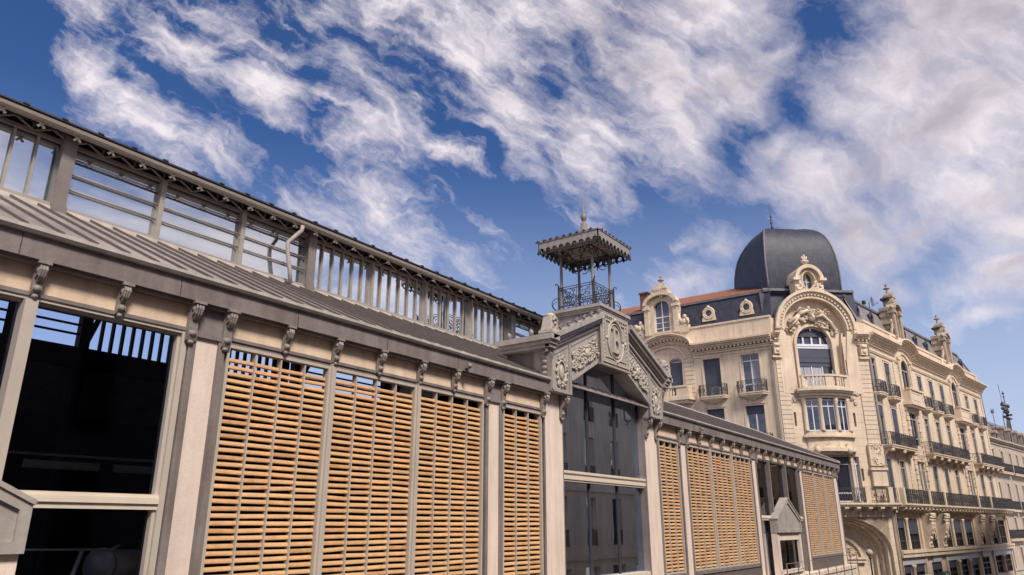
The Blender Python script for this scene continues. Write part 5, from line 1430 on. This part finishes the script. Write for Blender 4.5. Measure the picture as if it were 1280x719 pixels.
# globe street lamp before the entrance
lx, ly = FC(2.0, 6.5, 0)[:2]
lp = thing('street_lamp', 'street lamp with a single pale globe in front of the arched entrance', 'street lamp', (lx, ly, -CAMZ))
MB().lathe(lx, ly, [(.16, -CAMZ), (.13, -4.6), (.06, -4.5), (.045, -2.15), (.1, -2.1), (.1, -2.0)], 10).build('post', 'iron', lp)
MB().ball(lx, ly, -1.75, .23, .23, .23, 16, 12).build('globe', 'stone_grey', lp)

# ================================================================== building across the street (behind the camera; seen in the portal glass)
opp = thing('terrace_building', 'plain cream building across the street mirrored in the portal glass', 'apartment building', (20, -1, -CAMZ))
FO = frame(-12, -2.1, 1, 0, 0, 1)
oo = []; xs = [2.0 + 3.3 * i for i in range(31)]
RWS = ((-1.1, 1.6), (2.6, 5.2), (6.2, 8.3))
for x in xs:
    for z0, z1 in RWS: oo.append((x, x + 1.15, z0, z1, 0))
    oo.append((x - .3, x + 1.45, -4.9, -2.3, 0))
wall(FO, 0, 104, -CAMZ, 9.4, oo, opp, 'stone')
for x in xs:
    for z0, z1 in RWS:
        wdo = MB(FO).quad((x, -.25, z0), (x + 1.15, -.25, z0), (x + 1.15, -.25, z1), (x, -.25, z1)).build('window', 'glass_dark', opp)
        m = MB(FO)
        for k in range(9): m.box(x - .02 + k * .145, x + k * .145, .0, .03, z0 - .05, z0 + .85)
        m.box(x - .05, x + 1.2, 0, .04, z0 + .82, z0 + .86)
        m.build('railing', 'iron', wdo)
    MB(FO).quad((x - .3, -.25, -4.9), (x + 1.45, -.25, -4.9), (x + 1.45, -.25, -2.3), (x - .3, -.25, -2.3)).build('shop_window', 'glass_dark', opp)
MB(FO).box(0, 104, 0, .12, -1.9, -1.65).box(0, 104, 0, .1, 1.95, 2.1).box(0, 104, 0, .2, 9.1, 9.4).box(0, 104, -8, 0, 9.38, 9.5).box(0, 104, -8.1, -8, -CAMZ, 9.5).build('string_course', 'stone', opp)
# ================================================================== GROUND
def struct(name, mb, mtl): return tag(mb.build(name, mtl), kind='structure')
Z0 = -CAMZ
struct('ground', MB().quad((-600, -600, Z0 - .06), (900, -600, Z0 - .06), (900, 900, Z0 - .06), (-600, 900, Z0 - .06)), 'earth')
struct('road', MB().box(-60, 260, 2.4, 7.2, Z0 - .05, Z0 - .04).box(50.5, 57.0, 7.2, 90, Z0 - .05, Z0 - .04), 'asphalt')
struct('pavement', MB().box(-60, 49.8, 7.2, 30, Z0 - .05, Z0 + .005).box(-60, 260, -1.2, 2.4, Z0 - .05, Z0 + .005).box(57.2, 66, 8.5, 40, Z0 - .05, Z0 + .005).box(64.8, 260, -12, 8.4, Z0 - .05, Z0 + .003), 'paving')
struct('road_markings', MB().box(0, 3, 4.75, 4.87, Z0 - .036, Z0 - .032).box(6, 9, 4.75, 4.87, Z0 - .036, Z0 - .032).box(12, 15, 4.75, 4.87, Z0 - .036, Z0 - .032).box(18, 21, 4.75, 4.87, Z0 - .036, Z0 - .032).box(24, 27, 4.75, 4.87, Z0 - .036, Z0 - .032).box(30, 33, 4.75, 4.87, Z0 - .036, Z0 - .032).box(36, 39, 4.75, 4.87, Z0 - .036, Z0 - .032), 'paint')
# ================================================================== SKY, SUN, CAMERA
FOC, YAW, PITCH, ROLL = 910.75, 35.22, 18.1, -0.055
def cam_axes():
    a = math.radians(YAW); p = math.radians(PITCH); r = math.radians(ROLL)
    f = Vector((math.cos(a), math.sin(a), 0)); rt = Vector((math.sin(a), -math.cos(a), 0)); up = Vector((0, 0, 1))
    fw = f * math.cos(p) + up * math.sin(p); u2 = up * math.cos(p) - f * math.sin(p)
    return rt * math.cos(r) + u2 * math.sin(r), -rt * math.sin(r) + u2 * math.cos(r), fw
AX, AY, AZ = cam_axes()
from mathutils import Matrix
cam = bpy.data.cameras.new('camera'); co = bpy.data.objects.new('camera', cam); COL.objects.link(co)
cam.sensor_width = 36; cam.lens = FOC / 1280 * 36; cam.clip_start = .05; cam.clip_end = 3000
co.matrix_world = Matrix(((AX.x, AY.x, -AZ.x, 0), (AX.y, AY.y, -AZ.y, 0), (AX.z, AY.z, -AZ.z, CAMZ), (0, 0, 0, 1)))
scene.camera = co

SUN_AZ, SUN_EL = 152.0, 47.0                     # degrees right of the viewing direction, elevation
f0 = Vector((math.cos(math.radians(YAW)), math.sin(math.radians(YAW)), 0)); r0 = Vector((math.sin(math.radians(YAW)), -math.cos(math.radians(YAW)), 0))
sd = (f0 * math.cos(math.radians(SUN_AZ)) + r0 * math.sin(math.radians(SUN_AZ))) * math.cos(math.radians(SUN_EL)) + Vector((0, 0, math.sin(math.radians(SUN_EL))))
sl_ = bpy.data.lights.new('sun', 'SUN'); sl_.energy = 2.8; sl_.angle = math.radians(12); sl_.color = (1.0, .91, .80)
so = bpy.data.objects.new('sun', sl_); COL.objects.link(so); so.rotation_mode = 'QUATERNION'
so.rotation_quaternion = (-sd).to_track_quat('-Z', 'Y'); so.location = (0, 0, 60)

w = bpy.data.worlds.new('World'); scene.world = w; w.use_nodes = True
nt = w.node_tree; L = nt.links.new; bg = nt.nodes['Background']; nt.nodes.remove(bg); wo = nt.nodes['World Output']
def vm(op, a, b=None, **k):
    n = nd(nt, 'ShaderNodeVectorMath', operation=op)
    for i, v in enumerate((a, b)):
        if v is None: continue
        if isinstance(v, (tuple, list, Vector)): n.inputs[i].default_value = tuple(v)
        else: L(v, n.inputs[i])
    return n
def sm(op, a, b=None, c=None, clamp=False):
    n = nd(nt, 'ShaderNodeMath', operation=op); n.use_clamp = clamp
    for i, v in enumerate((a, b, c)):
        if v is None: continue
        if isinstance(v, (int, float)): n.inputs[i].default_value = v
        else: L(v, n.inputs[i])
    return n.outputs[0]
def noise(vec, scale, detail, rough, dist=0.0):
    n = nd(nt, 'ShaderNodeTexNoise'); n.inputs['Scale'].default_value = scale; n.inputs['Detail'].default_value = detail
    n.inputs['Roughness'].default_value = rough; n.inputs['Distortion'].default_value = dist; L(vec, n.inputs['Vector']); return n
def ramp(v, lo, hi, a=0.0, b=1.0, smooth=True):
    n = nd(nt, 'ShaderNodeMapRange'); n.interpolation_type = 'SMOOTHSTEP' if smooth else 'LINEAR'
    n.inputs['From Min'].default_value = lo; n.inputs['From Max'].default_value = hi; n.inputs['To Min'].default_value = a; n.inputs['To Max'].default_value = b
    L(v, n.inputs['Value']); return n.outputs['Result']
def mixc(f, a, b):
    n = nd(nt, 'ShaderNodeMix', data_type='RGBA')
    if isinstance(f, (int, float)): n.inputs[0].default_value = f
    else: L(f, n.inputs[0])
    for i, v in ((6, a), (7, b)):
        if isinstance(v, tuple): n.inputs[i].default_value = (*v, 1)
        else: L(v, n.inputs[i])
    return n.outputs[2]
tc = nd(nt, 'ShaderNodeTexCoord'); D = tc.outputs['Generated']
sky = nd(nt, 'ShaderNodeTexSky'); sky.sky_type = 'NISHITA'; sky.sun_disc = False; sky.sun_elevation = math.radians(SUN_EL)
sky.sun_rotation = math.atan2(sd.x, sd.y); sky.air_density = 1.0; sky.dust_density = .6; sky.ozone_density = 2.0; sky.altitude = 300
# fixed heading of the cloud banks: tangent-plane coordinates about one compass direction of the sky
dz = vm('DOT_PRODUCT', D, AZ).outputs['Value']; dzs = sm('MAXIMUM', dz, .08)
pu = sm('DIVIDE', vm('DOT_PRODUCT', D, AX).outputs['Value'], dzs); pv = sm('DIVIDE', vm('DOT_PRODUCT', D, AY).outputs['Value'], dzs)
cmb = nd(nt, 'ShaderNodeCombineXYZ'); L(pu, cmb.inputs[0]); L(pv, cmb.inputs[1]); P = cmb.outputs[0]
wn = noise(P, 5.5, 5, .62); w1 = vm('SUBTRACT', wn.outputs['Color'], (.5, .5, .5)).outputs[0]
wn2 = noise(P, 17, 4, .6); w2 = vm('SUBTRACT', wn2.outputs['Color'], (.5, .5, .5)).outputs[0]
PW = vm('ADD', P, vm('SCALE', w1).outputs[0]); PW.inputs[1].default_value = (0, 0, 0)
sc1 = vm('MULTIPLY', w1, (.10, .10, 0)).outputs[0]; sc2 = vm('MULTIPLY', w2, (.03, .03, 0)).outputs[0]
PW = vm('ADD', vm('ADD', P, sc1).outputs[0], sc2).outputs[0]
CL = [  # x0, y0, x1, y1, radius, strength on the 1280 x 719 picture the directions were read from
 (60, -25, 180, 25, 32, .85), (180, 25, 300, 85, 36, 1.0), (300, 85, 375, 140, 28, 1.0), (200, 0, 330, 55, 32, .8), (330, -5, 450, 20, 34, .7), (300, 45, 420, 110, 26, .65),
 (95, 70, 140, 115, 30, 1.0), (120, 100, 215, 175, 36, .95), (200, 165, 330, 235, 34, .85), (320, 220, 440, 290, 26, .7), (150, 60, 260, 120, 12, .35),
 (400, 85, 440, 130, 42, .85), (415, 130, 530, 195, 50, .95), (520, 180, 590, 205, 28, .8), (440, 230, 520, 310, 48, .9), (370, 205, 560, 250, 28, .7), (560, 255, 655, 325, 16, .6), (540, 300, 650, 345, 18, .55), (490, 320, 560, 350, 25, .5),
 (440, -20, 560, 20, 44, .95), (560, 20, 620, 90, 58, 1.1), (600, 80, 680, 180, 50, 1.0), (680, 150, 790, 205, 52, 1.05), (600, 0, 690, 40, 60, 1.0), (735, 110, 780, 190, 34, .8),
 (700, -20, 780, 70, 66, 1.0), (780, 60, 850, 150, 72, 1.15), (840, 150, 870, 195, 46, 1.05), (800, -20, 960, 20, 80, 1.1), (900, 60, 930, 130, 66, 1.05), (950, 100, 1000, 20, 44, .85),
 (945, 190, 990, 175, 34, 1.0), (970, 200, 1050, 230, 56, 1.1), (1020, 270, 1110, 300, 52, 1.0), (1060, 150, 1160, 60, 90, 1.15), (1110, 0, 1290, 40, 110, 1.2), (1150, 150, 1290, 160, 110, 1.2), (1130, 240, 1290, 230, 70, 1.1),
 (1060, 335, 1120, 310, 36, .9), (1120, 290, 1170, 290, 40, .9), (1215, 300, 1320, 270, 56, 1.1), (1190, 350, 1320, 320, 42, 1.05), (1080, 375, 1180, 345, 18, .6), (1170, 400, 1290, 375, 24, .9), (1230, 425, 1300, 405, 12, .5), (1040, 100, 1050, 200, 50, .8),
 (700, 235, 760, 285, 22, .6), (680, 290, 740, 330, 14, .35), (838, 306, 890, 302, 12, .75), (880, 310, 925, 315, 28, .7), (800, 365, 920, 345, 32, .75), (770, 330, 800, 345, 16, .35), (760, 370, 800, 375, 18, .45)]
NEG = [(1035, -20, 1045, 65, 40, .9), (690, 60, 765, 130, 18, .5), (905, 192, 940, 150, 15, .8), (1195, 298, 1150, 308, 22, .7), (640, 10, 655, 60, 10, .3), (700, 20, 720, 60, 12, .3), (1060, 170, 1075, 190, 12, .5), (225, 30, 270, 45, 9, .4)]
best = neg = None
for x0, y0, x1, y1, rad, st, isneg in [(*c_, 0) for c_ in CL] + [(*c_, 1) for c_ in NEG]:
    cx_, cy_ = ((x0 + x1) / 2 - 640) / FOC, -((y0 + y1) / 2 - 359.5) / FOC
    ln = math.hypot(x1 - x0, y1 - y0) / FOC; an = math.atan2(-(y1 - y0), x1 - x0); fr_ = 2.1 if not isneg else 2.6
    mp_ = nd(nt, 'ShaderNodeMapping'); mp_.vector_type = 'TEXTURE'
    mp_.inputs['Location'].default_value = (cx_, cy_, 0); mp_.inputs['Rotation'].default_value = (0, 0, an)
    mp_.inputs['Scale'].default_value = (ln / 2 * 1.12 + fr_ * rad / FOC * .95, fr_ * rad / FOC, 1)
    L(PW, mp_.inputs['Vector'])
    d = vm('LENGTH', mp_.outputs[0]).outputs['Value']
    k_ = .42 if isneg else 1.3
    v = sm('MULTIPLY_ADD', d, -st * k_, st * k_)
    if isneg: best = sm('SUBTRACT', best, sm('MAXIMUM', v, 0.0))
    else: best = v if best is None else sm('SMOOTH_MAX', best, v, .15)
best = sm('MAXIMUM', best, 0.0)
# streaky filaments: noise drawn out down to the right on the left half, turning to broad soft banks on the right
def streaks(ang, sx_, sy_, scale, det, rough, vec):
    # rotate the drawn-out direction onto the x axis, then squeeze across it
    ca, sa = math.cos(math.radians(ang)), math.sin(math.radians(ang))
    u = vm('DOT_PRODUCT', vec, (ca * sx_, sa * sx_, 0)).outputs['Value']; v = vm('DOT_PRODUCT', vec, (-sa * sy_, ca * sy_, 0)).outputs['Value']
    c = nd(nt, 'ShaderNodeCombineXYZ'); L(u, c.inputs[0]); L(v, c.inputs[1])
    return noise(c.outputs[0], scale, det, rough, .15).outputs['Fac']
PS = vm('ADD', P, vm('MULTIPLY', w1, (.05, .05, 0)).outputs[0]).outputs[0]
n_st = streaks(-35, 1.0, 5.0, 5.0, 12, .68, PS)
n_st2 = streaks(-27, 1.0, 4.0, 22.0, 8, .7, PS)
n_br = streaks(24, 1.0, 2.2, 5.2, 10, .56, PS)
n_lo = noise(PS, 7.0, 12, .66).outputs['Fac']
def ridged(ang, sy_, scale, det, vec):
    ca, sa = math.cos(math.radians(ang)), math.sin(math.radians(ang))
    u = vm('DOT_PRODUCT', vec, (ca, sa, 0)).outputs['Value']; v = vm('DOT_PRODUCT', vec, (-sa * sy_, ca * sy_, 0)).outputs['Value']
    c = nd(nt, 'ShaderNodeCombineXYZ'); L(u, c.inputs[0]); L(v, c.inputs[1])
    n = nd(nt, 'ShaderNodeTexNoise'); n.noise_type = 'RIDGED_MULTIFRACTAL'; n.normalize = False; n.inputs['Scale'].default_value = scale; n.inputs['Detail'].default_value = det
    n.inputs['Roughness'].default_value = .55; n.inputs['Offset'].default_value = 1.0; n.inputs['Gain'].default_value = 1.6; L(c.outputs[0], n.inputs['Vector']); return n.outputs['Fac']
PR = vm('ADD', P, vm('ADD', vm('MULTIPLY', w1, (.16, .16, 0)).outputs[0], vm('MULTIPLY', w2, (.03, .03, 0)).outputs[0]).outputs[0]).outputs[0]
rid = ridged(-32, 2.6, 7.0, 7, PR)
rt = ramp(pu, .12, .42)
fil = sm('ADD', sm('MULTIPLY', n_st, sm('SUBTRACT', 1.0, rt)), sm('MULTIPLY', n_br, rt))
fil = sm('ADD', sm('MULTIPLY', fil, .55), sm('MULTIPLY', n_lo, .45))
amp = ramp(pu, -.3, .45, 2.4, 2.0)
fine = sm('MULTIPLY', sm('SUBTRACT', n_st2, .5), ramp(pu, .0, .5, .55, .15))
dens = sm('ADD', sm('ADD', sm('ADD', best, sm('MULTIPLY', sm('SUBTRACT', rid, 1.35), ramp(pu, -.1, .45, .36, .17))), sm('MULTIPLY', sm('SUBTRACT', fil, .5), amp)), fine)
front = sm('POWER', sm('MULTIPLY', ramp(dens, .40, 1.36, smooth=False), ramp(best, .05, .45)), 1.2)
# rest of the sky (out of this view): thin veils, thicker low behind
sx = nd(nt, 'ShaderNodeSeparateXYZ'); L(D, sx.inputs[0]); zz = sm('MAXIMUM', sx.outputs['Z'], .06)
pl = nd(nt, 'ShaderNodeCombineXYZ'); L(sm('DIVIDE', sx.outputs['X'], zz), pl.inputs[0]); L(sm('DIVIDE', sx.outputs['Y'], zz), pl.inputs[1])
n_all = noise(pl.outputs[0], .9, 8, .58, .4).outputs['Fac']
other = ramp(n_all, .34, .60)
isf = ramp(dz, .18, .50)
cov = sm('ADD', sm('MULTIPLY', front, isf), sm('MULTIPLY', other, sm('SUBTRACT', 1.0, isf)))
# cloud colour: lit white, lilac-grey where thick
n_sh = sm('ADD', sm('MULTIPLY', n_br, .6), sm('MULTIPLY', noise(PS, 3.6, 6, .58).outputs['Fac'], .4))
shade = ramp(sm('ADD', n_sh, sm('MULTIPLY', sm('SUBTRACT', best, 1.0), .10)), .42, .68)
shade = sm('MULTIPLY', shade, ramp(pu, -.3, .35, .25, 1.0))
ccol = mixc(shade, (.60, .545, .57), (.31, .28, .32))
skc = vm('MULTIPLY', sky.outputs[0], (.026, .040, .063)).outputs[0]
# the air thickens to a pale haze near the horizon
hz = ramp(sx.outputs['Z'], .05, .50, .80, 0.0)
skc = mixc(hz, skc, (.37, .42, .54))
total = mixc(sm('MULTIPLY', cov, .96), skc, ccol)
b2 = nd(nt, 'ShaderNodeBackground'); L(total, b2.inputs['Color']); b2.inputs['Strength'].default_value = 1.0
L(b2.outputs[0], wo.inputs['Surface'])
vs_ = scene.view_settings
scene.display_settings.display_device = 'sRGB'
vs_.view_transform = 'Standard'; vs_.look = 'None'; vs_.gamma = 1; vs_.exposure = 0.68; vs_.use_curve_mapping = False
scene.cycles.max_bounces = 8; scene.cycles.transparent_max_bounces = 16; scene.cycles.diffuse_bounces = 3; scene.cycles.glossy_bounces = 4
scene.cycles.sample_clamp_indirect = 6
w.cycles.sampling_method = 'MANUAL'; w.cycles.sample_map_resolution = 256
